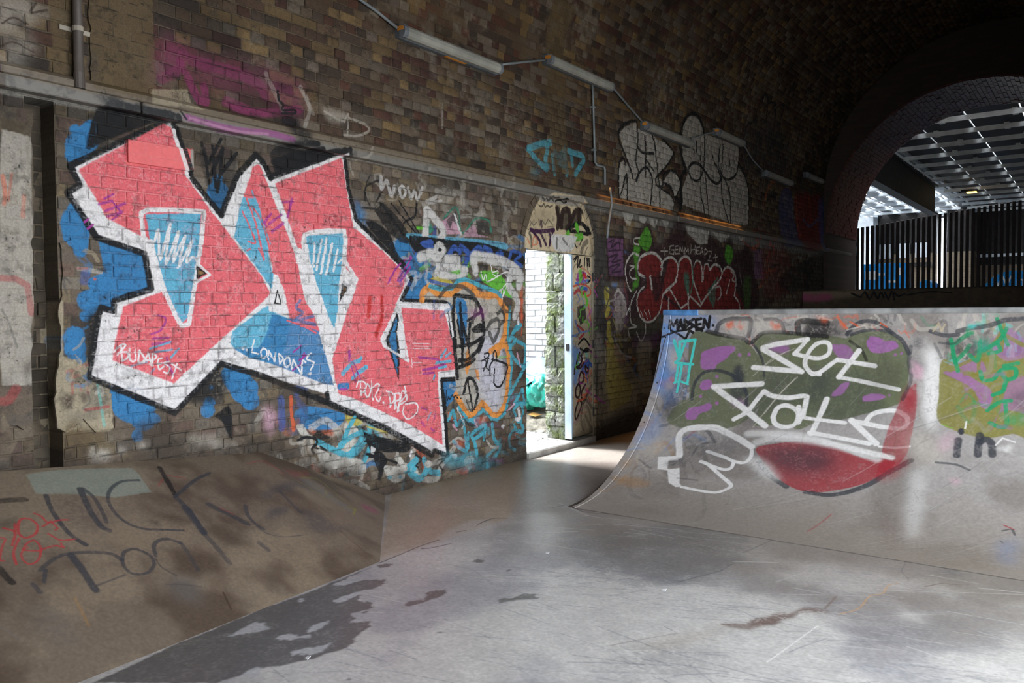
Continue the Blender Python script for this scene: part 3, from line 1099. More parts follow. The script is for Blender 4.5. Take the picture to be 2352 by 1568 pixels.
WALL6 = """
# arch board and door leaf (painted in place)
p K wd 0 90,900 90,700 140,560 200,400 300,200 420,140 820,200 920,330 1000,560 1050,800 1050,1010
p K wd 0 750,980 1060,1000 1060,1800 750,1800
p L cr 0 770,-820 1080,-820 1080,1240 770,1250
p K ab 0 690,980 760,985 765,1600 700,1600
p L ab 0 705,-800 770,-800 775,1240 715,1240
p K gr 0/.8 300,170 820,200 860,330 600,300 280,235
z K tn 20/.35 100,480 330,330 520,420 480,560 120,640
o K bk 8/.85 540,330 600,330 620,440 740,340 760,460 820,360 890,380 890,560 720,560 740,640 600,640 570,600 560,460
s K db 13 560,340 580,480 570,620
s K db 15 620,600 640,400 720,380 740,540 700,640
s K db 15 740,580 790,440 850,380 870,520
s K bk 11 720,640 790,590 900,560 960,620 990,700
s K bk 9 720,660 860,680 990,710
s K dp 10 200,650 330,670 520,650
l K dp 8 220,660 320,790 340,870
s K dp 8 330,680 380,780 410,850
s K dp 7 450,680 470,740 460,860
l K dp 6 510,660 470,820
s K dp 9/.8 340,530 350,600
s K gn 14 830,590 850,640
s K gn 14 700,720 720,690
s K gn 18 830,760 900,740
s K gn 10/.8 760,880 780,860
s K bk 4/.8 310,260 320,310 360,320 380,280 400,330 430,310 460,330 500,310
s K bk 5/.8 330,200 380,240 410,200 440,240 480,210 520,250
s K bk 5 540,250 600,230 650,270 690,260
l K bk 3/.7 170,530 190,590 210,540 240,590 280,540
l K bk 3/.7 310,500 320,590 360,520 400,580 440,500 500,570
l K bk 3/.6 430,610 510,600
o K cw 6/.9 490,720 680,720 830,740 820,800 760,940 560,940 500,860
s K dk 6/.7 560,760 560,900
s K dk 6/.7 640,770 700,850
s K bk 7/.8 150,650 200,740 210,880
s K og 4/.7 120,850 150,770 180,830
s K og 4/.7 220,870 250,740 300,830 230,860
s K dk 12/.7 900,960 930,860 980,810
s K bk 5/.8 880,850 910,780
s K bk 4 810,840 830,890
s K bk 4 780,1060 830,1010 790,1090
s K bk 4 840,1020 830,1170 870,1060 860,1160 890,1150
l K bk 5 930,1040 925,1140
l K bk 6 965,1050 970,1140
l K bk 6 990,1050 995,1150
s K pu 7 830,1350 850,1250 940,1260 900,1340 820,1340
s K rd 8 880,1300 920,1270 950,1310
l K bu 7 810,1390 980,1350
s K bk 4 970,1290 1010,1320 980,1380 1010,1350
s K og 5 780,1430 900,1400 1000,1460 1010,1540 960,1568
s K rp 8 790,1530 850,1480 900,1530 960,1480
s K nv 7 880,1450 960,1460
z L bu 6/.85 770,-20 850,0 900,160 870,280 820,480 780,470
z L tq 4/.7 900,0 960,60 1000,200
o L cw 6/.9 860,80 900,80 930,180 900,210 850,200
s L bk 6 870,0 930,40 1000,30
s L bk 5 900,60 960,0 1040,60
s L mr 6 860,60 820,200 830,260 890,180 880,80
s L nv 10 1030,240 960,180 900,290 960,350 980,250 930,240
c L mr 5 940,240 980,290 960,330 940,290
s L mr 6 790,350 800,270 870,270 910,200
c L mr 6 880,320 920,360 910,450 870,480 850,430
c L mr 6 850,480 870,560 850,670 810,660 810,560
s L mr 6 940,500 890,600 890,690 930,700 960,640
c L mr 6 850,710 890,760 850,900 810,980 800,880
s L dk 10/.7 1030,520 960,650 910,760
s L dk 8/.6 940,690 990,760 1030,820
s L dk 8/.5 900,820 880,960 910,1130
s L dk 8/.5 960,800 1000,880 1010,990
s L dk 8/.5 940,930 1000,1060 1030,1100
s L og 4/.6 1000,330 1030,300 1000,420 1010,500
p H gn 0/.9 -120,480 -90,440 -80,560 -110,600
p g bk 0/.9 500,1190 570,1170 580,1300 530,1360 500,1280
s g gn 8 570,1080 590,1160 560,1200
s g nv 8/.8 480,1320 520,1420
s g rp 6 500,1360 560,1420 520,1480
s g og 6/.8 600,1180 620,1320
s g gn 6/.8 590,1300 610,1440
s g bk 5 510,1530 560,1480 610,1540
"""
WALL7 = """
# right of the doorway
z g dk 14/.75 520,260 640,330 700,560 760,640 730,1568 640,1568 640,700 600,420
p k bk 0/.4 650,0 740,0 740,700 660,860
z H dk 10/.8 10,180 110,190 110,1568 20,1568
p H pr 0/.9 125,170 280,175 290,530 150,520
l H db 6 125,170 285,178 290,540 150,535 130,180
z H mr 6/.9 130,530 300,530 300,570 150,580
s H bk 4/.8 150,220 200,200 170,270 240,220 250,280
s H bk 4/.8 150,300 260,290
s H bk 4/.8 150,360 230,330 180,400 260,380
s H bk 4/.8 160,440 250,420 180,490 260,480
z H mr 14/.95 480,60 540,120 600,240 680,180 740,40 830,60 880,160 980,240 1060,150 1160,260 1240,180 1300,300 1400,260 1450,420 1450,840 640,860 640,1100 380,1140 330,1000 300,700 300,300
o H gl 0/.95 420,190 490,80 540,200 500,300 440,260
o H gl 0/.95 1195,300 1215,240 1275,300 1240,420 1200,380
z H gl 8/.6 1370,540 1430,540 1420,800 1370,800
z H gl 5/.9 370,260 430,260 400,480 420,580 360,660 390,500
z H pr 20/.6 190,700 290,640 300,1000 230,1020
z H pr 16/.7 400,1060 600,1040 560,1180 380,1180
s H wt 6/.6 350,1260 250,1200 200,1060
z H cr 10/.75 420,1110 530,1110 520,1300 540,1568 440,1568 410,1300
z H ol 20/.5 340,940 600,940 560,1060 360,1080
o H rr 0 420,500 410,420 450,350 520,320 590,350 630,440 610,540 640,580 700,360 760,400 780,460 800,370 850,350 900,400 920,460 950,390 990,430 1040,420 1060,470 1110,430 1160,480 1220,450 1280,500 1290,640 1330,860 640,860 600,880 540,930 460,920 410,830 420,700 480,640 490,540
z H mr 6/.85 520,540 640,500 640,640 580,760 540,660
l H mr 8/.9 640,700 800,820
z H dg 5/.7 830,500 870,500 870,700 840,640
z H dg 5/.5 1040,660 1110,600 1100,800
s H wt 7 470,530 420,500 412,430 435,360 500,320 570,325 618,380 632,450 620,510
s H wt 5 470,620 430,660 405,740 420,850 470,930 540,930 600,860 625,780 645,680 760,570
s H wt 8 525,530 540,640
s H wt 6 620,440 650,380 710,355 760,395 772,460 750,570 690,640 650,680
l H wt 5 700,640 800,815
l H wt 6 690,720 690,850
s H wt 6 778,460 790,385 835,348 880,375 900,450 910,560 985,780
l H wt 5 800,815 860,770 880,700 980,800
l H wt 6 865,690 870,850
s H wt 5 915,440 940,388 975,405 988,470 990,570
s H wt 5 1000,560 1010,440 1038,415 1055,450
s H wt 6 1060,470 1100,422 1150,440 1168,500 1140,570 1070,650 980,780
s H wt 6 1170,500 1200,452 1240,450 1280,490 1295,560 1285,680
s H wt 5 1280,700 1320,760 1335,840
s H wt 4 1110,630 1150,620 1160,700 1130,740
l H wt 4 1240,560 1210,680
s H dg 5/.8 900,430 910,560 880,700
s H dg 5/.8 1130,540 1050,680 1090,800
s H wt 4 340,430 380,440 340,480 350,540 400,550
s H wt 4 430,180 380,190 380,230 420,240
s H wt 5 420,340 370,320 320,380 300,480 320,600 350,660
s H wt 4 400,660 360,740 340,800 310,870
s H wt 4 340,800 350,940 400,980 330,1000 340,1080
s H wt 4 400,1030 440,1110 480,1040 480,940
l H wt 3 440,840 470,920
l H wt 3 470,830 500,910
l H wt 3 510,830 530,900
l H lg 3 620,300 680,300
l H lg 3 650,270 655,340
l H lg 3 738,248 704,256 698,322 734,328 738,290 716,290
l H lg 3 778,252 748,256 750,326 782,322
l H lg 3 749,289 774,286
l H lg 3 790,326 794,262 806,300 818,262 824,326
l H lg 3 834,326 838,268 852,306 866,268 870,326
l H lg 3 890,240 890,322
l H lg 3 926,250 926,330
l H lg 3 890,288 926,286
l H lg 3 966,264 940,266 942,326 968,324
l H lg 3 941,295 962,294
l H lg 3 974,330 988,270 1002,332
l H lg 3 979,308 998,308
l H lg 3 1014,272 1014,340
l H lg 3 1014,272 1040,304 1014,340
l H lg 3 1048,302 1078,302 1046,386 1082,388
l H lg 3 1090,360 1130,350
l H lg 3 1110,330 1115,390
s H wt 4/.8 1250,480 1280,520 1260,560 1300,580
s H wt 3/.7 1330,500 1350,600
p H pr 0/.6 1450,290 1535,290 1550,550 1460,550
z H mr 10/.6 1370,250 1440,260 1440,800 1340,820
z H rr 20/.4 1540,260 1760,280 1750,700 1560,700
s h og 4/.4 60,700 40,800 80,900
s h bk 5/.7 60,840 160,820 100,960
z h bk 14/.7 190,880 560,700 800,760 780,1040 200,1040
s H yl 22/.75 130,660 140,800 130,860
s H yl 18/.75 150,960 160,1080 180,1140
z H yl 12/.55 160,1180 260,1330 300,1420 250,1568 130,1568 130,1300
z H lg 20/.5 30,1020 110,1100 110,1400 30,1300
z k yl 20/.45 780,0 820,200 900,300 900,560 800,640 760,420
z k cr 24/.4 900,420 1060,380 1040,620 900,680
s H gk 5/.8 120,640 160,700 110,860 130,950 120,1060 200,1180
z H tn 14/.5 190,1020 320,1020 300,1160 220,1180
s H wt 5/.7 200,700 240,640 290,760
z H bu 5/.7 170,590 230,590 210,630
z k dk 30/.8 660,860 760,720 880,700 1000,640 980,760 900,860 760,900
p k cr 0/.45 700,120 860,40 1060,380 1020,600 900,690 700,800 650,700
p k yl 0/.45 760,0 820,0 840,180 900,320 1000,420 960,560 800,640 760,420
z k dk 10/.7 700,760 860,660 1000,600 1000,760 860,900 740,900
s k gk 5/.5 740,0 760,150 740,300
o g lg 0/.5 830,1160 890,1060 930,1200 900,1400 840,1380
s g wt 5/.7 830,1130 860,1050 920,1120 940,1260
# pale bubble letters over the trunking
p G wt 0/.8 185,300 230,230 350,175 370,240 420,260 500,270 540,330 640,380 725,470 700,550 600,680 570,720 625,770 700,660 760,680 800,780 790,880 740,920 700,830 660,790 610,830 740,960 720,1060 190,930 175,750 190,590 230,555 270,600 220,430
p G wt 0/.72 830,200 890,110 960,120 1010,200 1030,290 1180,340 1370,410 1385,500 1370,620 1440,720 1480,900 1480,1210 1310,1190 1100,1110 820,1000 815,850 870,680 820,520 815,330
p G wt 0/.7 220,1080 330,1090 290,1215 240,1170
p G wt 0/.7 380,1110 470,1130 440,1190 400,1180
p G wt 0/.7 480,1130 575,1150 540,1235 500,1200
p G wt 0/.7 600,1150 690,1170 650,1235
p G wt 0/.7 850,1210 1080,1270 1070,1390 980,1400 870,1290
p G wt 0/.7 1110,1270 1290,1310 1210,1390
p G wt 0/.7 1360,1310 1450,1330 1400,1370
s G bk 7 360,165 290,170 210,220 175,290 190,380 250,520 310,690 320,740
s G bk 6 360,180 370,350 350,560 375,670 360,770
l G bk 6 500,280 540,380 560,600 590,860 590,1080
s G bk 7 440,320 450,460 445,720
s G bk 7 370,430 420,480 530,490
s G bk 6 610,330 690,420 725,480 690,570 600,680 550,740 560,810 620,820
s G bk 7 620,800 630,700 700,660 760,690 800,790 770,890 740,940 700,830 640,790
s G bk 5 600,840 690,900 740,990
s G bk 7 250,600 220,530 185,590 175,760 190,1000
s G bk 6 200,900 260,700 265,1020
s G bk 6 350,760 400,660 460,630 500,700 515,800 490,1060
s G bk 5 450,540 530,670
s G bk 12 800,280 790,400 820,560 850,650 810,720 800,850 810,1000
l G bk 16/.9 770,950 800,1000 790,1090
s G bk 9 810,240 850,130 920,90 980,130 1020,220 1030,290
s G bk 7 870,650 910,590 970,590 1030,650 1100,750 1160,790 1200,740 1160,620 1140,590
s G bk 6 870,660 910,740 970,760 1010,700 1030,600 1040,300
s G bk 6 1190,400 1180,600 1220,720 1280,750 1350,700 1375,600 1385,440
l G bk 5 1000,400 1000,900 1060,1180
l G bk 5 1040,660 1080,1100 1090,1180
s G bk 5 1220,400 1210,680 1210,900 1280,1190
s G bk 6 1240,740 1290,900 1300,1200
s G bk 6 1390,600 1450,730 1480,900 1480,1200
l G bk 5 930,450 935,480
l G bk 5 960,370 955,480
l G bk 6 1115,510 1120,530
l G bk 7 1285,560 1285,620
# teal tag, render streak, dark far pieces
s c tl 16/.75 50,1340 150,1300 260,1280
s c tl 14/.7 230,1300 210,1440 220,1520 130,1440 60,1350
s c tl 12/.7 270,1400 290,1560
s c tl 12/.7 380,1330 400,1568
s c tl 14/.75 420,1360 550,1420 480,1568
s c tl 12/.7 440,1400 450,1490
s c tl 11/.7 310,1420 350,1380 370,1420 330,1480 380,1500
s c tl 11/.7 280,1400 300,1360 330,1420 360,1360
z c tl 10/.6 60,1530 180,1540 120,1568
z c gk 20/.5 2000,1150 2150,1060 2300,1150 2400,1300 2352,1568 2000,1568
s c bk 5/.8 1990,1330 2010,1150 2080,1090
s c bk 5/.8 2090,1080 2120,960 2180,850 2210,900 2190,1100
s c bk 5/.8 2210,930 2270,920 2280,980 2250,1300
s c bk 5/.8 2280,980 2330,940 2352,960
o h nv 0/.3 145,300 160,180 220,120 265,200 280,400 320,520 320,640 180,620
z h rr 16/.9 290,220 380,160 440,200 500,180 530,300 510,660 340,640 300,420
s h og 8/.4 300,200 310,420 340,560
s h og 10/.35 420,220 440,450
s h bu 7/.35 360,400 420,470 500,400
z h nv 10/.5 500,250 560,250 560,650 520,650
s h og 5/.5 0,300 60,100 130,60
s h bk 7/.8 30,250 110,140 60,200 130,180
"""
VAULT1 = """
p c tn 0/.75 290,0 400,0 480,110 390,300 370,480 395,640 380,800 380,1000 400,1250 410,1568 280,1568 260,1250 220,1000 210,800 230,620 205,480 220,200
p c tn 0/.35 0,0 60,0 50,560 0,600
z b tn 40/.5 1500,0 1760,0 1720,260 1560,300
l c lb 3/.5 1240,0 1180,120 1080,420 1020,700
l c lb 5/.3 2320,480 2230,620 2080,950 2050,1060
z c br 60/.5 1450,100 1700,300 1600,500 1400,400
s b wt 6/.35 1630,930 1630,1150
z b wt 10/.25 1500,180 1560,500 1540,700
"""
SC = wallc.scribble
wallc.run(WALL1)
SC(670, 930, 1000, 1110, 46, ['tl', 'wt', 'wt', 'bl', 'bk', 'dk', 'og', 'lg'], 6, 18, 34, .8, 4)
SC(1040, 880, 1200, 1080, 40, ['tl', 'tl', 'dk', 'wt', 'og', 'gk', 'pr'], 4, 12, 26, .75, 5)
SC(960, 560, 1200, 660, 36, ['nv', 'wt', 'bk', 'dk', 'bl', 'wt', 'gn'], 5, 14, 24, .7, 6)
SC(960, 430, 1200, 540, 22, ['wt', 'lg', 'lg', 'dk'], 5, 14, 24, .35, 7)
SC(560, 860, 720, 990, 16, ['dk', 'nv', 'gk', 'wt', 'dk'], 8, 18, 30, .55, 8)
SC(800, 400, 960, 560, 16, ['dk', 'lg', 'bk', 'lg'], 4, 10, 26, .5, 9)
SC(1385, 600, 1480, 840, 46, ['pr', 'lg', 'dk', 'yl', 'wt', 'mr', 'bu', 'og'], 3, 9, 20, .7, 10)
SC(1690, 540, 1800, 760, 30, ['rr', 'mr', 'dk', 'lb', 'og'], 3, 8, 22, .6, 11)
SC(1800, 600, 1940, 660, 20, ['db', 'rr', 'dk'], 3, 8, 18, .6, 12)
SC(150, 560, 230, 960, 22, ['wt', 'gk', 'cr', 'rp', 'bl'], 4, 10, 22, .5, 13)
for d in (WALL2, OUTL, WALL3, WALL4, WALL5, WALL6, WALL7, VAULT1):
    if d is WALL4:
        SC(930, 560, 1060, 700, 20, ['bl', 'nv', 'wt'], 6, 14, 20, .6, 14)
    wallc.run(d)
SC(1322, 590, 1362, 960, 46, ['rp', 'bu', 'mr', 'bk', 'og', 'nv', 'gn', 'pu'], 2, 6, 13, .85, 15)
for d in (WALL1, WALL7, VAULT1):
    vaultc.run(d)
# grime splashed up from the floor, in ragged tongues
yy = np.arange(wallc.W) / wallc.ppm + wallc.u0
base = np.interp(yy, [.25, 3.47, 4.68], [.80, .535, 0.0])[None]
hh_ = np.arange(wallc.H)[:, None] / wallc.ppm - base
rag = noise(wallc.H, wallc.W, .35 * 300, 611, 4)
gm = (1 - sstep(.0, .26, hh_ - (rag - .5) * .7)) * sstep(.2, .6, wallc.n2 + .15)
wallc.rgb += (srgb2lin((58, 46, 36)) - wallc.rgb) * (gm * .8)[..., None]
del gm, rag, hh_
# dirty open joints and scuffed faces showing through the paint
jr = noise(wallc.H, wallc.W, 22, 621, 2)
jm = np.zeros((wallc.H, wallc.W), np.float32)
for y0, y1, s0, s1 in wall_bricks:
    i0, i1 = int((y0 - YA) * 300), int((y1 - YA) * 300)
    j0, j1 = int(s0 * 300), int(s1 * 300)
    if i0 < 2 or i1 > wallc.W - 2 or j0 < 2 or (y1 < 2.36 and s0 < 2.7): continue
    jm[j0 - 1:j0 + 1, i0:i1] = 1
    jm[j0:j1, i0 - 1:i0 + 1] = .8
jm[int(2.70 * 300):int(2.88 * 300)] = 0
wallc.rgb *= (1 - .62 * jm * sstep(.46, .66, jr))[..., None]
scf = noise(wallc.H, wallc.W, 9, 631, 3)
wallc.rgb *= (1 - .38 * sstep(.50, .75, scf * .6 + wallc.n2 * .4))[..., None]
gry = wallc.rgb.mean(-1, keepdims=True)
wallc.rgb += (gry - wallc.rgb) * .10
del jr, jm, scf, gry
# pits and chips through the paint
pit = sstep(.72, .82, noise(wallc.H, wallc.W, 3.2, 501, 2) * .62 + wallc.n2 * .38)
wallc.rgb *= (1 - .75 * pit)[..., None]
wallc.run('''
p 0 sa 0/.95 291,321 443,343 443,390 291,378
p 0 sl 0/.9 434,343 443,344 443,388 436,384
l 0 wh 10 399,300 432,405
l 0 bk 11 406,292 440,400
''')
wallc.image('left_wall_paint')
vaultc.image('vault_paint')
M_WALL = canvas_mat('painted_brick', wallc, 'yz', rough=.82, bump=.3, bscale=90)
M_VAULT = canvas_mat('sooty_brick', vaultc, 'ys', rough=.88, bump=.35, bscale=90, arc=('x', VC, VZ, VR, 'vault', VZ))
M_BOARD = canvas_mat('painted_board', wallc, 'yz', rough=.6, bump=.05, bscale=40, grain=.05)
M_TRUNK = canvas_mat('painted_steel_trunking', wallc, 'yz', rough=.45, bump=.04, bscale=30, spec=.5, grain=.06)

# ------------------------------------------------------------------ other painted surfaces: floor, bank, quarter pipe, platform
def hit_floor(x, y):
    p, t = hit_plane(x, y, (0, 0, 0), np.array([0, 0, 1.0]))
    return p[0], p[1], t


floorc = Canvas(0.0, 7.0, 0.3, 8.3, 210, hit_floor, .55, 21)
H, W, pp = floorc.H, floorc.W, floorc.ppm
st = noise(H, W, .5 * pp, 41, 4)
floorc.rgb[:] = srgb2lin((142, 138, 134))
floorc.rgb += (srgb2lin((112, 110, 112)) - floorc.rgb) * sstep(.42, .66, st)[..., None] * .8
floorc.rgb *= (.86 + .28 * floorc.n2)[..., None]
fy = (np.arange(H) / pp + .3)[:, None] + (st - .5) * 1.6
floorc.rgb += (srgb2lin((92, 83, 74)) - floorc.rgb) * (sstep(3.7, 5.1, fy) * .8)[..., None]
# trowel and wheel streaks lying along the slab
yy, xx = np.mgrid[0:H, 0:W].astype(np.float32)
rot = noise(H, W, .25 * pp, 43, 2)
strk = np.zeros((H, W), np.float32)
for k in range(760):
    x, y = RNG.uniform(1.5, 5.2), RNG.uniform(1.6, 5.3)
    a = RNG.normal(.35, .35); L = RNG.uniform(.05, .24)
    q = [(x + L * t * math.cos(a) + .03 * L * t * t, y + L * t * math.sin(a)) for t in (-1, 0, 1)]
    pr = [project((u, v, 0))[:2] for u, v in q]
    c = srgb2lin((96, 96, 100)) if RNG.random() < .75 else srgb2lin((152, 149, 146))
    floorc.stroke(pr, RNG.uniform(2, 6), np.array(c, np.float32), RNG.uniform(.2, .6), .5, .6)
# brown dusty strip along the wall
FLOOR1 = """
z 0 oc 10/.0 0,1400 1,1401 2,1402
p 0 lb 0/.75 870,1290 900,1130 1195,1058 1205,1120 1170,1190 1020,1240
z 0 sb 12/.4 1200,1090 1420,1060 1340,1160 1180,1190
z n gr 10/.5 1000,500 1500,300 1900,100 2100,200 1600,600 1200,700
s n bk 4/.8 1060,490 1280,400 1420,340 1600,280
s n bk 6/.8 1450,360 1540,350 1700,315
s n bk 5/.8 1760,210 1840,195
s n bk 5/.8 1950,140 2080,90 2220,85
s k db 3/.9 270,1510 420,1490 560,1550 800,1568
l o db 3/.8 480,0 600,25 700,30 900,60
z o gr 14/.6 60,40 260,40 330,150 260,360 100,380 40,200
z o gk 10/.3 420,340 900,200 1500,120 2000,200 1900,500 1300,700 800,650
l o gk 5/.5 1400,660 1780,560 1880,500
l o gk 5/.4 1980,400 2300,260
l o gk 3/.5 1180,470 1400,530
s o gk 2/.6 1280,1060 1380,1110
s o sb 5/.8 1790,1040 1960,1045 2150,1030 2352,950
z o sb 4/.8 1790,1030 2000,1030 2352,920 2352,1000 2100,1070 1900,1075
z o lb 14/.3 1500,1120 1700,1080 1800,1000 1700,1130 1300,1260 1000,1250
s o sb 6/.4 800,1230 1050,1180 1400,1120
z q sb 4/.9 -60,1000 200,960 360,890 600,925 360,950 180,1010 -60,1060
s q oc 4/.6 680,950 860,900 960,790 1080,760 1130,690 1220,670
s q sb 4/.8 1460,700 1620,670 1700,680 1860,680
l q gr 2/.8 1940,480 2352,540
l q gr 2/.6 500,170 830,180
s q gk 3/.5 960,180 1100,240 1200,340 1280,480 1250,560 1310,630
z q gk 12/.35 1600,420 1860,460 1800,600 1640,600
l q dr 4/.5 400,210 620,50
l q sb 6/.7 560,900 660,790
l q cw 2/.4 40,1380 500,1050
z q gk 20/.25 800,1100 1100,1000 1400,1060 1700,980 1500,1200 900,1200
z o gk 20/.2 1000,1250 1300,1200 1800,1300 1500,1500 900,1480
"""
WET = """
1010,520 830,600 660,680 900,640 1110,640 1100,690 900,740 640,830 900,770 890,830 1000,850 1010,890 820,940 800,970 870,990 810,1020 980,1015 985,1050 910,1100 820,1160 850,1200 780,1240 640,1290 560,1310 500,1330 470,1350 260,1400 0,1440 -400,1568 -1520,1568 -780,1230 0,905 400,765 700,640 900,560
1290,860 1330,830 1470,820 1490,760 1560,735 1660,730 1670,760 1580,805 1420,850 1320,880
2140,820 2180,805 2240,810 2352,770 2460,770 2490,810 2380,820 2250,830 2160,845
890,935 950,915 960,925 920,945
1590,1115 1640,1105 1640,1120 1600,1125
760,1535 800,1520 810,1540 780,1545
1010,1500 1070,1490 1040,1515
1910,480 1950,450 2020,470 2000,490
2205,555 2250,535 2270,550 2220,565
1040,510 1130,490 1180,500 1160,525 1060,530
700,1020 1,1 2,2
"""
floorc.run(FLOOR1)
DRY = """
640,690 720,660 900,640 760,690
640,830 720,790 870,750 890,770 700,850
330,820 370,805 380,825 350,840
430,1080 470,1040 590,1000 590,1030 480,1110 420,1110
440,985 540,975 500,1010
140,1160 230,1120 300,1130 340,1150 400,1130 450,1140 440,1160 350,1160 270,1190 150,1180
260,1300 400,1250 520,1240 640,1205 560,1280 480,1310 300,1320
-190,1080 -40,1020 30,1030 70,1080 -60,1120 -200,1140 -300,1160
-200,1500 -60,1430 20,1430 -60,1520
"""
for txt, is_wet in ((WET, True), (DRY, False)):
    for ln in txt.strip().splitlines():
        pts = [tuple(float(q) for q in s.split(',')) for s in ln.split()]
        if len(pts) < 4: continue
        pts = [(600 + x / 3.92, 1168 + y / 3.92) for x, y in pts]
        r = floorc.poly(pts, np.array(srgb2lin((62, 60, 58)) if is_wet else srgb2lin((132, 131, 132)), np.float32), .92 if is_wet else .95, .1, rough=.02)
        if r:
            (x0, y0, x1, y1), mk = r
            sl = np.s_[y0:y1, x0:x1]
            floorc.a[sl] = np.maximum(floorc.a[sl], mk) if is_wet else floorc.a[sl] * (1 - mk)
floorc.rgb *= (.84 + .32 * floorc.n1)[..., None]
floorc.image('floor_paint')
M_FLOOR = canvas_mat('worn_concrete_floor', floorc, 'xy', rough=.40, bump=.08, bscale=45, wet=.36, spec=.5, grain=.10)

# bank -------------------------------------------------------------
BK = dict(A0=(0, 0.25, .80), A1=(0, 3.47, .535), T0=(1.50, 0.25, 0), T1=(1.245, 3.40, 0), C=(0, 4.68, 0))
_b = {k: np.array(v, float) for k, v in BK.items()}
nb1 = np.cross(_b['T1'] - _b['T0'], _b['A1'] - _b['T0']); nb1 /= np.linalg.norm(nb1)
nb2 = np.cross(_b['T1'] - _b['C'], _b['A1'] - _b['C']); nb2 /= np.linalg.norm(nb2)


def hit_bank(x, y):
    p, t = hit_plane(x, y, _b['A1'], nb1)
    q, t2 = hit_plane(x, y, _b['A1'], nb2)
    e = _b['T1'] - _b['A1']
    side = (q[0] - _b['A1'][0]) * e[1] - (q[1] - _b['A1'][1]) * e[0]
    if side < 0:
        return q[0], q[1], t2
    return p[0], p[1], t


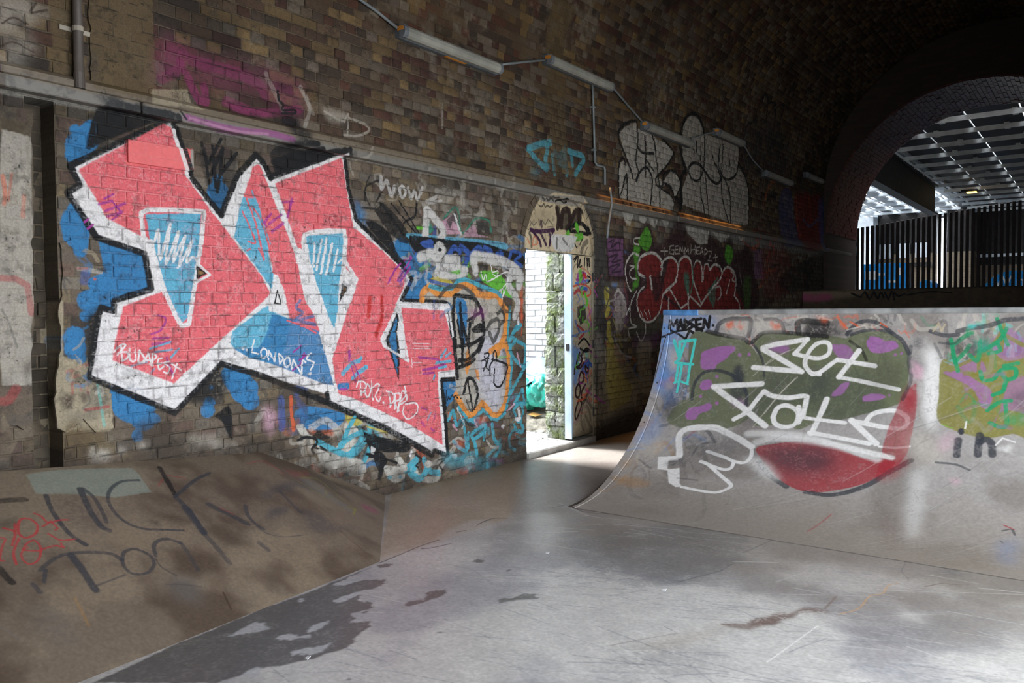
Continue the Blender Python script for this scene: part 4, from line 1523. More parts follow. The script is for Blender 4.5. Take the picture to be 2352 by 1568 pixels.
bankc = Canvas(-.05, 1.6, 0.2, 4.8, 280, hit_bank, 1.08, 51)
bankc.rgb[:] = srgb2lin((104, 90, 76))
bn = noise(bankc.H, bankc.W, .35 * 280, 57, 4)[..., None]
bankc.rgb += (srgb2lin((76, 62, 50)) - bankc.rgb) * sstep(.45, .68, bn) * .9
bn2 = noise(bankc.H, bankc.W, .5 * 280, 58, 4)[..., None]
bankc.rgb += (srgb2lin((126, 110, 92)) - bankc.rgb) * sstep(.52, .7, bn2) * .7
bankc.rgb *= (.84 + .32 * bankc.n1)[..., None]
BANK = """
p M sl 0/.5 190,185 420,140 700,115 950,98 1000,140 1090,270 830,320 560,310 260,320
z M sb 12/.5 380,340 600,300 800,480 700,560 500,520
z M lb 10/.4 780,480 1000,560 1100,640 900,680 800,600
z M gy 14/.5 1230,840 1400,860 1450,1050 1250,1000
s M gk 11/.85 335,330 360,400 400,470 470,560 540,620 620,665
s M gk 14/.85 580,270 610,340 660,440 730,530 790,560
s M gk 9/.7 600,265 680,330 740,430 770,500
s M gk 8/.8 1000,185 880,200 800,260 780,340 830,430 920,500 1040,535 1200,535 1320,535
s M bk 12/.85 1150,85 1200,170 1265,285
s M gk 9/.85 1510,105 1400,170 1260,295
s M gk 13/.8 1270,300 1370,400 1470,550
z M bk 4/.7 1070,460 1120,470 1160,510 1100,500
s M gk 10/.7 290,855 350,800 460,740 640,715 800,720 880,760
s M gk 17/.85 510,740 580,820 650,920 690,970
s M gk 10/.8 320,930 330,850
s M gk 12/.7 240,950 290,1000
s M gk 5/.6 700,940 900,860
c M gk 8/.75 880,760 900,700 980,680 1080,720 1110,780 1060,840 960,850 900,810
s M gk 9/.75 1120,720 1110,650 1150,610 1220,600 1300,625
s M gk 4/.6 1120,740 1170,800 1270,850
s M gk 10/.6 1300,620 1360,700 1430,810
s M bk 16/.8 0,850 50,910 90,945
s M bk 18/.7 -20,390 80,375 180,365
z M bk 8/.6 -30,530 100,500 140,520 60,550 -30,570
s M gk 3/.5 1200,915 1300,910 1450,920
s M oc 6/.4 540,1030 590,1120 640,1210
l M gy 5/.4 0,1240 160,1330
z M gy 16/.4 240,1100 400,1130 560,1320 480,1340 300,1240
s M rp 5/.8 250,460 300,480 350,520 430,500 490,495
l M rp 5/.8 310,550 370,510 420,560 400,570
c M rp 6/.8 130,560 150,510 210,500 270,540 260,600 190,635 140,610
s M rp 6/.8 30,575 110,600 90,690
s M rp 5/.8 110,540 110,590
c M rp 5/.8 155,750 190,680 250,650 295,700 280,780 220,815 170,790
s M rp 5/.8 200,700 170,720 300,720
s M rp 6/.8 140,640 100,740 120,820
s M rp 5/.8 300,710 400,680 460,690
s M rp 5/.8 350,600 440,640 540,628
l M rp 5/.8 440,660 460,690 410,680
s M rp 5/.8 0,640 40,650 20,700 0,790 30,800
z N gk 8/.6 1220,380 1400,330 1560,370 1400,400 1280,420 1180,480 1140,460
s N gk 8/.6 1300,420 1400,520 1480,600
z N gk 6/.6 1240,570 1360,560 1340,620 1240,650 1170,690
z N gk 8/.45 1480,560 1640,600 1800,700 2000,710 1800,760 1600,780 1500,660
s N gk 9/.7 1000,560 1020,640 1080,710 1160,760
s N gk 4/.6 1100,740 1200,800 1350,820 1500,800
s N gk 14/.7 680,560 760,600 900,660 1020,720
s N gk 18/.7 480,600 540,680 630,800
s N gk 12/.6 640,820 740,920 860,1060
s N gk 12/.6 1120,880 1200,940
s N dr 5/.4 330,320 480,340
s N dr 5/.4 240,420 280,360
s N dr 4/.4 780,590 900,640
s N dr 5/.35 1020,180 1140,150 1240,190 1340,260
z N dr 6/.3 1360,230 1560,240 1460,300
z N gy 8/.6 1440,280 1560,320 1900,540 1940,600 1700,460
s N mu 3/.9 1460,320 1560,380 1640,430
s N mu 3/.9 1540,290 1640,310 1800,440 1950,560
s N mu 3/.9 1640,430 1720,500 1860,580
s N mu 3/.9 1700,410 1720,450 1840,500
l N mu 4/.9 1880,545 1960,565 1940,610
s N mu 3/.9 1580,350 1640,390
l N mu 3/.8 1470,240 1530,290 1480,290
z N mg 5/.5 2020,520 2120,560 2160,600 2060,580
z N lb 8/.5 760,300 940,320 900,420 820,340
z N lb 8/.5 1440,380 1540,400 1700,500 1800,560 1620,520
z N lb 8/.5 1240,740 1360,740 1430,810 1320,800
l N lb 2/.5 1640,560 1820,750
l N bb 3/.5 1820,750 2130,1010
s m bb 4/.9 2010,770 2080,910
l 0 bb 4/.8 1,1090 200,1065 420,1050 590,1040
"""
bankc.run(BANK)
bankc.image('bank_paint')
M_BANK = canvas_mat('dirty_concrete_bank', bankc, 'xy', rough=.6, bump=.10, bscale=60, grain=.10)

# quarter pipe -----------------------------------------------------
QX0, QX1, QY0, QH = 1.43, 5.98, 5.20, 1.50
QR = 1.72
QANG = math.acos(1 - QH / QR)                     # angle swept by the curved face
QTOP = QY0 + QR * math.sin(QANG)


def hit_quarter(x, y):
    d = ray(x, y)
    oy, oz = CAM[1] - QY0, CAM[2] - QR
    a = d[1] ** 2 + d[2] ** 2
    b = 2 * (oy * d[1] + oz * d[2]); c = oy * oy + oz * oz - QR * QR
    t = (-b + math.sqrt(max(0, b * b - 4 * a * c))) / (2 * a)
    p = CAM + t * d
    if p[1] < QY0:
        p, t = hit_plane(x, y, (0, 0, 0), np.array([0, 0, 1.0]))
        return p[0], p[1] - QY0, t
    ang = math.atan2(p[1] - QY0, QR - p[2])
    return p[0], QR * ang, t


quarterc = Canvas(1.2, 6.0, -1.4, 2.7, 300, hit_quarter, .84, 71)
Hq, Wq = quarterc.H, quarterc.W
quarterc.rgb[:] = srgb2lin((146, 140, 136))
qn = noise(Hq, Wq, .4 * 300, 73, 4)[..., None]
quarterc.rgb += (srgb2lin((116, 108, 102)) - quarterc.rgb) * sstep(.42, .68, qn) * .8
qa = (np.arange(Hq) / 300 - 1.4)[:, None, None]
quarterc.rgb += (srgb2lin((122, 110, 98)) - quarterc.rgb) * (1 - sstep(.1, 1.2, qa + (qn - .5) * .8)) * .7   # trodden dirt on the run-up
quarterc.rgb *= (.86 + .28 * quarterc.n1)[..., None]
QUART = """
z I bu 20/.8 90,110 500,110 520,200 330,260 180,330 120,700 20,760 60,400
z I wt 6/.6 160,150 470,140 420,240 300,260 200,210
z I wt 8/.4 130,380 200,420 230,520 150,560
z I bu 14/.5 30,600 200,640 260,800 120,900
z I dr 6/.3 40,690 190,650 260,700 120,760
z I og 4/.6 140,650 200,660 190,700
z I lg 6/.5 100,690 190,710 170,770 110,760
z I gk 24/.6 330,330 430,280 330,700 230,1000 120,1100 130,820 260,600
o I ol 0/.95 330,800 330,300 480,240 640,280 830,330 930,430 990,540 1000,700 960,900 820,1050 620,1120 300,1110 140,1060 160,960 260,860
p I ol 0/.95 900,330 990,250 1200,250 1450,290 1568,290 1700,420 2100,400 2300,600 2300,800 2200,900 1900,980 1568,1010 1200,1080 900,1090 1000,700 980,540
o J ol 0/.95 -100,250 60,240 200,225 290,240 350,210 430,190 540,190 640,220 710,290 745,380 740,540 680,680 600,740 440,780 300,820 100,840 -100,860
z I gk 16/.4 1000,620 1500,560 1568,800 1300,900 1000,1000 850,1100 800,1000
z J gk 14/.35 100,480 420,480 560,760 300,840 0,800
o I vi 0 425,510 440,430 520,395 600,375 720,370 745,400 700,440 640,500 580,530 550,580 450,580
o I vi 0 420,740 440,690 500,670 530,700 520,750 460,770
o I vi 0 290,990 330,930 430,910 500,885 530,910 500,950 420,980 380,1030 310,1030
b I vi 1 780,450,16 865,448,15 575,645,14 430,825,14 575,885,16
z I vi 4/.8 1030,350 1120,335 1220,380 1180,430 1080,420
z I vi 6/.6 700,860 780,840 840,900 760,930
o J vi 0/.8 190,290 280,285 340,330 330,390 240,380
o J vi 0 440,260 470,225 540,240 580,260 640,260 670,300 620,330 560,345 490,345 450,310
b J vi 1 648,358,11 692,350,10 605,650,9
o J vi 0/.9 415,660 470,640 560,645 570,670 500,690 420,695
o J vi 0/.8 190,640 260,570 320,560 270,640 200,660
z I gk 5/.9 725,560 780,540 820,600 810,690 720,720 700,640
z I gk 6/.7 700,720 800,690 840,800 740,860 690,800
s I gk 8/.85 350,850 370,720 440,620 540,590 660,610 780,680 840,790 840,900
s I gk 8/.6 320,1100 480,1130 560,1240
s I bk 10/.8 490,240 640,275 800,300 880,340 980,260 1100,245 1300,260 1568,285
s I gk 6/.8 890,340 960,440 995,540 1000,640
s I gk 10/.85 570,240 600,170 680,130 800,125 880,140 860,280
s I gk 9/.8 1010,130 1100,130 1160,170 1180,240
s I bk 14/.8 1310,250 1320,150 1568,165
z I wt 10/.5 620,150 860,150 840,280 700,270
z I wt 10/.5 900,140 1150,140 1160,230 960,240
z I og 4/.8 650,170 740,150 690,220
z I og 4/.8 770,185 820,185 800,220
z I og 4/.7 1060,150 1150,190 1100,220
z J bk 8/.85 0,115 210,135 200,180 280,200 120,240 0,230
s J gk 9/.85 300,210 350,150 440,115 540,140 620,200 700,260 745,350
s J gk 7/.8 330,215 430,185 560,185 640,210
s J bk 6/.7 320,260 400,320 440,400
z J og 4/.6 80,90 150,100 130,120
z J og 4/.7 250,130 290,150 270,180
s J og 4/.6 230,90 300,170
s J og 4/.6 320,120 390,160
s J lg 4/.5 380,140 480,160 540,140
l J wt 3/.6 300,180 420,150
l J og 3/.7 540,130 590,160
# blue edge colour, black name
l I bk 7 150,212 156,140 186,190 215,135 222,222
l I bk 7 226,222 250,135 268,218
l I bk 6 234,190 262,186
l I bk 7 282,215 286,135 322,172 284,214
l I bk 7 366,128 326,152 366,188 322,216
l I bk 7 432,124 386,134 392,226 442,212
l I bk 6 388,180 428,172
l I bk 7 452,206 462,130 500,204 512,104
l I bk 7 300,150 440,230
l I bk 5 60,300 200,240 320,220
l I bk 6 290,310 330,230 360,250
s I bk 5 160,230 240,270 280,300
b I bk 1 540,185,13
b I bk 1 102,210,8
l I tq 7 190,320 240,490 240,330 380,315
l I tq 6 380,315 330,560 310,700
l I tq 6 290,340 240,480 200,520 360,535
l I tq 6 230,530 200,700
l I tq 6 260,540 215,785
l I tq 5 190,700 240,685 315,715
# white: set / rate
l I cw 12 905,562 1040,575 1340,600
l I cw 12 1340,600 1120,470 990,400
l I cw 12 990,385 1100,355 1390,310
s I cw 10 1390,310 1340,370 1275,440
s I cw 10 1275,440 1400,470 1500,480 1580,440 1590,360 1540,335 1460,360 1390,450 1370,540 1420,610 1500,625
s J cw 10 50,500 110,480 180,430 230,395
l J cw 11 230,395 500,440
l J cw 12 385,330 240,520
s J cw 10/.9 240,520 400,550 670,610
l I cw 13 545,735 980,710
l I cw 14 550,740 800,920 1010,1090
s I cw 11 730,1030 850,960 930,860 1000,780
s I cw 12 1000,780 1080,820 1220,835 1370,820 1380,860 1350,1000
c I cw 11 1080,1010 1120,930 1200,905 1280,940 1310,1000 1270,1080 1180,1100 1100,1070
s I cw 12 1310,920 1330,1000 1310,1060
l J cw 10 0,815 285,850
l J cw 13 155,680 40,930
s J cw 12 30,920 200,950 460,1000
l J cw 14 330,830 510,1000
l J cw 12 330,835 560,880
s J cw 11 560,880 680,890 730,860 730,810 660,765 560,765 480,790 430,850
s J cw 6 530,1020 640,1030 750,1020
z J cw 4/.9 720,640 750,625 775,640 750,660
# lips shape
o I dr 0/.85 930,1290 1100,1250 1300,1230 1568,1260 1900,1380 2180,1420 2000,1560 1800,1640 1450,1690 1200,1620 1000,1420
z I gk 24/.6 1000,1280 1600,1280 1568,1500 1200,1480
p J dr 0/.7 700,640 800,560 800,740 740,1060 640,1190 500,1270 560,1000 600,880
z J dr 10/.8 700,650 790,570 780,760 700,760
s I cw 18/.6/.6 860,1160 1000,1160 1300,1175 1568,1240
s I cw 20/.55/.6 930,1240 1100,1200 1400,1220 1568,1250 1800,1310 2020,1390
s J cw 14/.8/.5 140,990 400,1050 620,1100
s J gk 14/.85 0,1350 200,1370 420,1310 600,1210 760,1120
s I gk 13/.8 950,1420 1050,1540 1200,1640
z I cw 10/.75 820,1370 980,1390 1150,1568 1000,1540
# white horn
s I cw 16 240,1350 235,1250 240,1170 300,1120 400,1105 560,1105 660,1150 760,1200 890,1280
l I cw 13 240,1350 240,1368
p I cw 0 45,1370 215,1360 230,1400 140,1400 130,1480 240,1470 240,1600 260,1640 200,1640 140,1600 130,1490 40,1480
s I cw 10 260,1640 400,1670 560,1690 660,1660 700,1620 600,1530 500,1440 430,1410
s I cw 9 890,1280 880,1370 820,1420 730,1410 640,1370 490,1320
s I cw 9 730,1410 700,1470 620,1480 480,1430
z I gk 8/.6 150,1400 300,1380 290,1440 140,1460
s I gk 5/.5 350,1360 420,1260 540,1240
s I gk 5/.5 220,1560 400,1580
z I gk 20/.3 280,1160 600,1160 760,1280 600,1420 300,1340
# ochre and scratches low left
z k oc 10/.45 860,880 1100,720 1200,740 1040,860 900,1000
z k oc 8/.5 800,1240 1000,1240 1160,1300 960,1330
z k oc 10/.4 880,1100 1000,1060 940,1180
z k lg 6/.4 1060,900 1250,880 1260,1000 1100,1060
s k gk 5/.4 1050,1080 1160,1160
z k gk 12/.4 1280,460 1400,560 1350,720 1220,700
z k bu 12/.3 1000,880 1200,660 1240,860 1060,960
s I wt 3/.4 1000,980 1160,780 1300,650
s I wt 3/.35 900,1100 1100,850 1280,660
s I wt 2/.4 900,640 1080,480 1280,390
s I wt 2/.4 980,560 1200,420
z I gk 30/.3 600,1150 900,1180 850,1360 700,1300
s k db 2.6/.85 1285,0 1220,250 1110,600 1000,830 830,1120 640,1330 400,1495
z I gk 30/.35 900,1280 1500,1300 1568,1420 1300,1520 1050,1460
z J dr 10/.5 520,1180 740,1080 700,1200 560,1280
s J gk 8/.6 760,300 745,420 760,540 700,680
z J dk 14/.35 420,440 640,400 700,560 500,640
# right end: pale smear, colours, letters
z J cw 11/.95 870,300 960,360 980,560 960,760 930,900 870,860 840,620
z J cw 14/.5 760,1200 860,1180 850,1500 740,1700 730,1400
z J lg 20/.5 780,900 900,950 1000,1100 880,1160 760,1080
z J gk 5/.5 790,240 840,260 830,310 780,300
z J gk 8/.4 740,380 830,400 850,480 780,500
z J pp 5/.5 760,410 840,450 830,540 770,500
o J mu 0/.9 980,400 1100,440 1300,330 1500,380 1700,300 1700,960 1500,930 1300,960 1060,900 950,820 960,640
o J vi 0/.8 990,490 1100,480 1260,560 1340,620 1330,720 1270,740 1200,600
o J vi 0/.7 1100,420 1240,380 1300,480 1140,470
o J vi 0/.6 1330,280 1440,160 1568,240 1600,360 1440,400
o J vi 0/.6 1480,540 1700,480 1700,800 1480,760 1380,800 1330,920 1400,760
z J gk 10/.4 1480,640 1640,600 1600,760 1500,720
s J mu 8/.9 1100,440 1260,360 1400,220 1430,140
s J mu 9/.9 1440,220 1568,290
s J mu 8/.9 1410,330 1430,180
s J mu 8/.9 1150,500 1240,500 1250,410 1300,390 1340,430 1320,520
s J em 8/.9 1380,100 1420,200 1460,290
s J em 9/.9 1280,330 1400,250 1450,170
s J em 9/.95 1050,250 1070,370 1100,480
s J em 10/.85 1060,290 1160,220 1200,200
s J em 9/.9 1090,400 1150,340 1180,290
s J em 9/.85 1260,260 1240,400 1180,360
s J em 8/.9 1320,350 1400,330 1380,270
s J em 9/.95 1260,480 1280,540 1350,535 1400,480 1440,460 1510,460 1510,520 1450,535 1410,490
s J em 9/.95 1440,560 1420,620 1350,650
s J em 9/.9 1530,420 1430,440
s J em 9/.9 1310,760 1400,700 1480,690
s J em 9/.9 1440,700 1450,860 1400,880 1330,850
z J em 8/.6 1460,800 1568,780 1568,860 1460,850
s J gk 9/.8 900,190 1000,220 1100,215
s J gk 11/.8 1100,190 1200,165 1320,150 1440,110 1568,100
z J gk 12/.5 1110,260 1220,220 1230,330 1120,340
z J dg 8/.7 1240,230 1330,250 1310,330 1250,340
z J tq 3/.7 1170,150 1280,120 1190,170
z J em 3/.8 1150,180 1190,170 1180,230
l J cr 4/.8 920,190 960,130 980,190 1005,140
s J gk 5/.6 960,270 1060,280 1110,250
s J gk 6/.5 930,280 980,380
l J gk 16/.9 1100,975 1090,1085
b J gk .9 1122,912,24
l J gk 17/.9 1255,940 1240,1080
s J gk 16/.9 1250,990 1300,970 1340,1000 1345,1080
s J gk 6/.7 940,1135 1080,1150 1180,1190
l J cw 4/.9 1160,840 1150,890
l J cw 4/.7 1370,1010 1420,960 1510,990
z J cw 4/.7 1370,1030 1470,1020 1450,1060
z J pp 6/.35 1040,1250 1110,1260 1080,1300
z J pp 10/.3 960,960 1060,920 1040,1040 970,1060
l J gn 2/.5 980,860 1060,890
l q gr 2/.8 1940,480 2352,540
z q sb 10/.25 1000,-100 1200,60 1300,300 1100,360
z q bu 16/.25 2140,330 2300,260 2240,500 2150,480
s q dr 4/.8 2170,150 2260,190
s q gk 5/.7 2160,200 2240,190 2270,240
s q gk 4/.5 2140,290 2160,310
l q dr 5/.5 400,210 620,50
"""
quarterc.scribble(1505, 740, 1640, 960, 50, ['bu', 'wt', 'dk', 'dr', 'lg', 'ab', 'gk'], 3, 9, 24, .5, 31)
quarterc.scribble(1420, 900, 1620, 1120, 40, ['oc', 'gk', 'bu', 'lg', 'sb'], 4, 12, 30, .35, 32)
quarterc.scribble(1640, 728, 2110, 765, 60, ['og', 'wt', 'lg', 'gk', 'wt'], 3, 7, 16, .5, 33)
quarterc.scribble(2150, 740, 2352, 850, 50, ['tq', 'gk', 'em', 'wt', 'lg', 'mu', 'dk'], 4, 11, 24, .5, 34)
quarterc.run(QUART)
quarterc.scribble(1560, 770, 2100, 1080, 50, ['gk', 'ol', 'gr', 'dk'], 2, 7, 50, .18, 35)
quarterc.scribble(2180, 840, 2352, 990, 24, ['vi', 'mu', 'gr', 'em'], 4, 10, 22, .4, 36)
for k in range(150):
    x, a = RNG.uniform(1.5, 5), RNG.uniform(-.6, 1.7)
    L, sl = RNG.uniform(.1, .5), RNG.uniform(.5, 1.6)
    q = []
    for t in (0, .5, 1):
        aa = a + L * t * sl; u = x + L * t
        q.append(project((u, QY0 + QR * math.sin(max(aa, 0) / QR) + min(aa, 0), QR * (1 - math.cos(max(aa, 0) / QR))))[:2])
    quarterc.stroke(q, RNG.uniform(1.2, 3), np.array(srgb2lin((176, 172, 168)) if RNG.random() < .5 else srgb2lin((84, 80, 78)), np.float32), RNG.uniform(.1, .3), .5, .6)
quarterc.image('quarter_paint')
M_QUART = canvas_mat('painted_ramp_sheet', quarterc, 'xs', rough=.46, bump=.05, bscale=40, arc=('y', QY0, QR, QR, 'quarter', 0.0), spec=.45, grain=.08)
M_RUNUP = canvas_mat('painted_ramp_runup', quarterc, 'xs', rough=.46, bump=.05, bscale=40, arc=('y', QY0, QR, QR, 'quarter', 0.0), spec=.45, grain=.08)

# far platform -------------------------------------------------------
PY, PH = 15.9, 1.87


def hit_plat(x, y):
    p, t = hit_plane(x, y, (0, PY, 0), np.array([0, 1.0, 0]))
    return p[0], p[2], t


platc = Canvas(0.0, 6.0, 1.0, 1.9, 120, hit_plat, .5, 91)
platc.rgb[:] = srgb2lin((58, 50, 40))
platc.rgb *= (.7 + .6 * platc.n2)[..., None]
PLAT = """
z h lb 10/.5 200,1050 900,1040 900,1080 700,1120 300,1130
z h mg 10/.6 280,1080 600,1080 580,1140 320,1140
l h bk 4 800,1075 880,1110 920,1060 960,1130
l h bk 4 970,1120 1000,1060 1030,1120
s h bk 4 1040,1120 1060,1070 1090,1110
l h bk 4 1100,1070 1130,1130 1160,1060
s h bk 4 1180,1130 1180,1070 1220,1100 1280,1080
s h bk 3 1300,1090 1500,1060 1700,1070
l h lb 1.5/.7 430,1048 900,1042
"""
platc.run(PLAT)
platc.image('platform_paint')
M_PLAT = canvas_mat('grimy_concrete_edge', platc, 'xz', rough=.85, bump=.2)

# ------------------------------------------------------------------ structure: left wall and vault
C_CONC = srgb2lin((150, 146, 140)) / .62
M_CONC = pmat('pale_concrete', tuple(np.clip(srgb2lin((146, 142, 136)) / .7, 0, .6)), .75, bump=.15)
M_DIRT = pmat('rough_masonry', (.055, .042, .028), .9, var=.5, bump=.5, bscale=30)


def far_brick(name, c1, c2, mortar, axes, rough=.85):
    """brick pattern for faces too far off to tell single bricks apart"""
    m, nt, b = new_mat(name)
    N, L = nt.nodes, nt.links
    g = N.new('ShaderNodeNewGeometry'); sp = N.new('ShaderNodeSeparateXYZ'); L.new(g.outputs['Position'], sp.inputs[0])
    cb = N.new('ShaderNodeCombineXYZ'); L.new(sp.outputs['XYZ'.index(axes[0])], cb.inputs[0]); L.new(sp.outputs['XYZ'.index(axes[1])], cb.inputs[1])
    t = N.new('ShaderNodeTexBrick')
    t.inputs['Scale'].default_value = 1.0; t.inputs['Brick Width'].default_value = .23; t.inputs['Row Height'].default_value = .075
    t.inputs['Mortar Size'].default_value = .006
    t.inputs['Color1'].default_value = (*c1, 1); t.inputs['Color2'].default_value = (*c2, 1); t.inputs['Mortar'].default_value = (*mortar, 1)
    L.new(cb.outputs[0], t.inputs['Vector']); L.new(t.outputs['Color'], b.inputs['Base Color'])
    b.inputs['Roughness'].default_value = rough
    bu = N.new('ShaderNodeBump'); bu.inputs['Strength'].default_value = .3; bu.inputs['Distance'].default_value = .01
    L.new(t.outputs['Fac'], bu.inputs['Height']); bu.invert = True
    L.new(bu.outputs['Normal'], b.inputs['Normal'])
    return m


# backing of the wall (mortar face, thickness, arched doorway cut out)
TH = 0.36
MX = -0.007
arc_n = 14
door_prof = [(DOOR_A, 0.0), (DOOR_A, DOOR_SPR)] + [(DOOR_C - DOOR_R * math.cos(a), DOOR_SPR + DOOR_R * math.sin(a)) for a in np.linspace(0, math.pi, arc_n)[1:-1]] + [(DOOR_B, DOOR_SPR), (DOOR_B, 0.0)]
mb = MB()


def face_yz(x, poly):
    mb.add([(x, y, z) for y, z in poly], [tuple(range(len(poly)))])


for x in (MX, -TH):
    gz = 2.70
    if x == MX:
        face_yz(x, [(-3, 0), (GROOVE[0], 0), (GROOVE[0], gz), (-3, gz)])
        face_yz(x - .165, [(GROOVE[0] - .02, 0), (GROOVE[1] + .02, 0), (GROOVE[1] + .02, gz), (GROOVE[0] - .02, gz)])
        face_yz(x, [(GROOVE[1], 0), (DOOR_A, 0), (DOOR_A, gz), (GROOVE[1], gz)])
        for yy_ in GROOVE:
            mb.add([(x, yy_, 0), (x - .165, yy_, 0), (x - .165, yy_, gz), (x, yy_, gz)], [(0, 1, 2, 3)])
        mb.add([(x, GROOVE[0], gz), (x, GROOVE[1], gz), (x - .165, GROOVE[1], gz), (x - .165, GROOVE[0], gz)], [(0, 1, 2, 3)])
    else:
        face_yz(x, [(-3, 0), (DOOR_A, 0), (DOOR_A, gz), (-3, gz)])
    face_yz(x, [(DOOR_B, 0), (YB, 0), (YB, gz), (DOOR_B, gz)])
    pr = door_prof[1:-1]
    for a, b2 in zip(pr[:-1], pr[1:]):
        zt = max(gz, DOOR_SPR + DOOR_R + .02)
        face_yz(x, [a, b2, (b2[0], zt), (a[0], zt)])
    face_yz(x, [(-3, gz), (DOOR_A, gz), (DOOR_A, VZ), (-3, VZ)])
    face_yz(x, [(DOOR_B, gz), (YB, gz), (YB, VZ), (DOOR_B, VZ)])
    face_yz(x, [(DOOR_A, DOOR_SPR + DOOR_R + .02), (DOOR_B, DOOR_SPR + DOOR_R + .02), (DOOR_B, VZ), (DOOR_A, VZ)])
for a, b2 in zip(door_prof[:-1], door_prof[1:]):
    mb.add([(MX, *a), (MX, *b2), (-TH, *b2), (-TH, *a)], [(0, 1, 2, 3)])
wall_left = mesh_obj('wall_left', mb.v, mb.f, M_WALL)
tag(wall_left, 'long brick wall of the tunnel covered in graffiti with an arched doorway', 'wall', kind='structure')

# ceiling: brick barrel vault, both halves
mb = MB()
na, ys = 40, [-3, 1.0, YEND + .05]
for j, y in enumerate(ys):
    for i in range(na + 1):
        a = math.pi * i / na
        r = VR + .007
        mb.v.append((VC - r * math.cos(a), y, VZ + r * math.sin(a)))
for j in range(len(ys) - 1):
    for i in range(na):
        k = j * (na + 1) + i
        mb.f.append((k, k + 1, k + na + 2, k + na + 1))
ceiling = mesh_obj('ceiling', mb.v, mb.f, M_VAULT)
tag(ceiling, 'sooty brown brick barrel vault above the graffiti wall', 'ceiling', kind='structure')


def brick_shape(l, h, rg, jit=.002, g=.005):
    """one brick face proud of its joints: 12 points, 9 faces; x out of the wall, y along it, z up; centred"""
    a, b, c = l / 2 - g, h / 2 - g, .005
    j = lambda s=jit: rg.uniform(-s, s)
    back = [(-.015, sy * a, sz * b) for sy, sz in ((-1, -1), (1, -1), (1, 1), (-1, 1))]
    mid = [(-.003, sy * a + j(), sz * b + j()) for sy, sz in ((-1, -1), (1, -1), (1, 1), (-1, 1))]
    fr = [(.001 + j(.0012), sy * (a - c) + j(), sz * (b - c) + j()) for sy, sz in ((-1, -1), (1, -1), (1, 1), (-1, 1))]
    v = np.array(back + mid + fr)
    f = [(8, 9, 10, 11)] + [(i, (i + 1) % 4, 4 + (i + 1) % 4, 4 + i) for i in range(4)] + [(4 + i, 4 + (i + 1) % 4, 8 + (i + 1) % 4, 8 + i) for i in range(4)]
    return v, f


def lay_bricks(bricks, host, mat, mass_name, part_n, ok, recess=0.0):
    """the bricks that show largest become objects, the rest one mass"""
    sc = []
    for i, (y0, y1, s0, s1) in enumerate(bricks):
        p = wall_pt((y0 + y1) / 2, (s0 + s1) / 2)
        x, y, z = project(p)
        vis = z > 0.3 and -20 < x < 2372 and -20 < y < 1588 and ok((y0 + y1) / 2, (s0 + s1) / 2)
        if vis:
            xa, ya, _ = project(wall_pt(y0, (s0 + s1) / 2)); xb, yb_, _ = project(wall_pt(y1, (s0 + s1) / 2))
            sc.append((abs(xb - xa) * F_PX * ROW / z, i))
    sc.sort(reverse=True)
    chosen = {i for _, i in sc[:part_n]}
    shapes = {}
    for L in (.075, .1125, .17, .225):
        for k in range(5):
            v, f = brick_shape(L, ROW, RNG)
            me = bpy.data.meshes.new('brick')
            me.from_pydata(v.tolist(), [], f); me.materials.append(mat)
            shapes[L, k] = (me, v, f)
    MV, MF, n = [], [], 0
    Ls = np.array([.075, .1125, .17, .225])
    for i, (y0, y1, s0, s1) in enumerate(bricks):
        L = float(Ls[np.argmin(abs(Ls - (y1 - y0)))])
        me, v, f = shapes[L, int(RNG.integers(5))]
        ym, sm = (y0 + y1) / 2, (s0 + s1) / 2
        a = 0.0 if sm <= VZ else (sm - VZ) / VR
        lowz = max(0, .45 - sm) if sm < VZ else 0
        out = RNG.normal(0, .0016) - (abs(RNG.normal(0, .02)) * lowz) - recess
        if a > 0 or sm > 2.9: out += RNG.normal(0, .0016)
        if i in chosen:
            o = bpy.data.objects.new('brick', me)
            COL.objects.link(o); o.parent = host
            o.location = wall_pt(ym, sm, out)
            o.rotation_euler = (RNG.normal(0, .006), a, 0)
            o.scale = (1, (y1 - y0) / L, 1)
        else:
            q = v.copy()
            q[:, 1] *= (y1 - y0) / L
            ca, sa = math.cos(a), math.sin(a)
            w3 = np.column_stack([q[:, 0] * ca + q[:, 2] * sa, q[:, 1], -q[:, 0] * sa + q[:, 2] * ca]) + wall_pt(ym, sm, out)
            MV.append(w3); MF.append(np.array(f) + n); n += len(v)
    V, Fc = np.vstack(MV), np.vstack(MF)
    me = bpy.data.meshes.new(mass_name)
    me.vertices.add(len(V)); me.vertices.foreach_set('co', V.ravel())
    me.loops.add(Fc.size); me.loops.foreach_set('vertex_index', Fc.ravel())
    me.polygons.add(len(Fc)); me.polygons.foreach_set('loop_start', np.arange(0, Fc.size, 4))
    me.update(calc_edges=True)
    me.materials.append(mat)
    o = link(bpy.data.objects.new(mass_name, me), host)
    o['kind'] = 'stuff'
    return o


def bank_top(y):
    return np.interp(y, [.25, 3.47, 4.68], [.80, .535, 0.0])


PLASTER = {   # photo outlines of the render still on the wall
    'left': [(-90, 236), (30, 246), (70, 256), (72, 400), (74, 560), (74, 700), (72, 800), (60, 850), (66, 940), (50, 985), (20, 975), (0, 1000), (-90, 1010)],
    'cream': [(140, 556), (160, 553), (200, 600), (236, 622), (226, 700), (205, 740), (198, 830), (202, 868), (255, 905), (262, 982), (215, 990), (190, 962), (150, 990), (128, 985), (126, 900), (134, 840), (138, 700)],
    'upper': [(202, 0), (260, -12), (345, -10), (352, 80), (348, 150), (357, 200), (335, 214), (330, 238), (206, 210)]}
PL_YS = {k: [hit_wall(*p)[:2] for p in v] for k, v in PLASTER.items()}


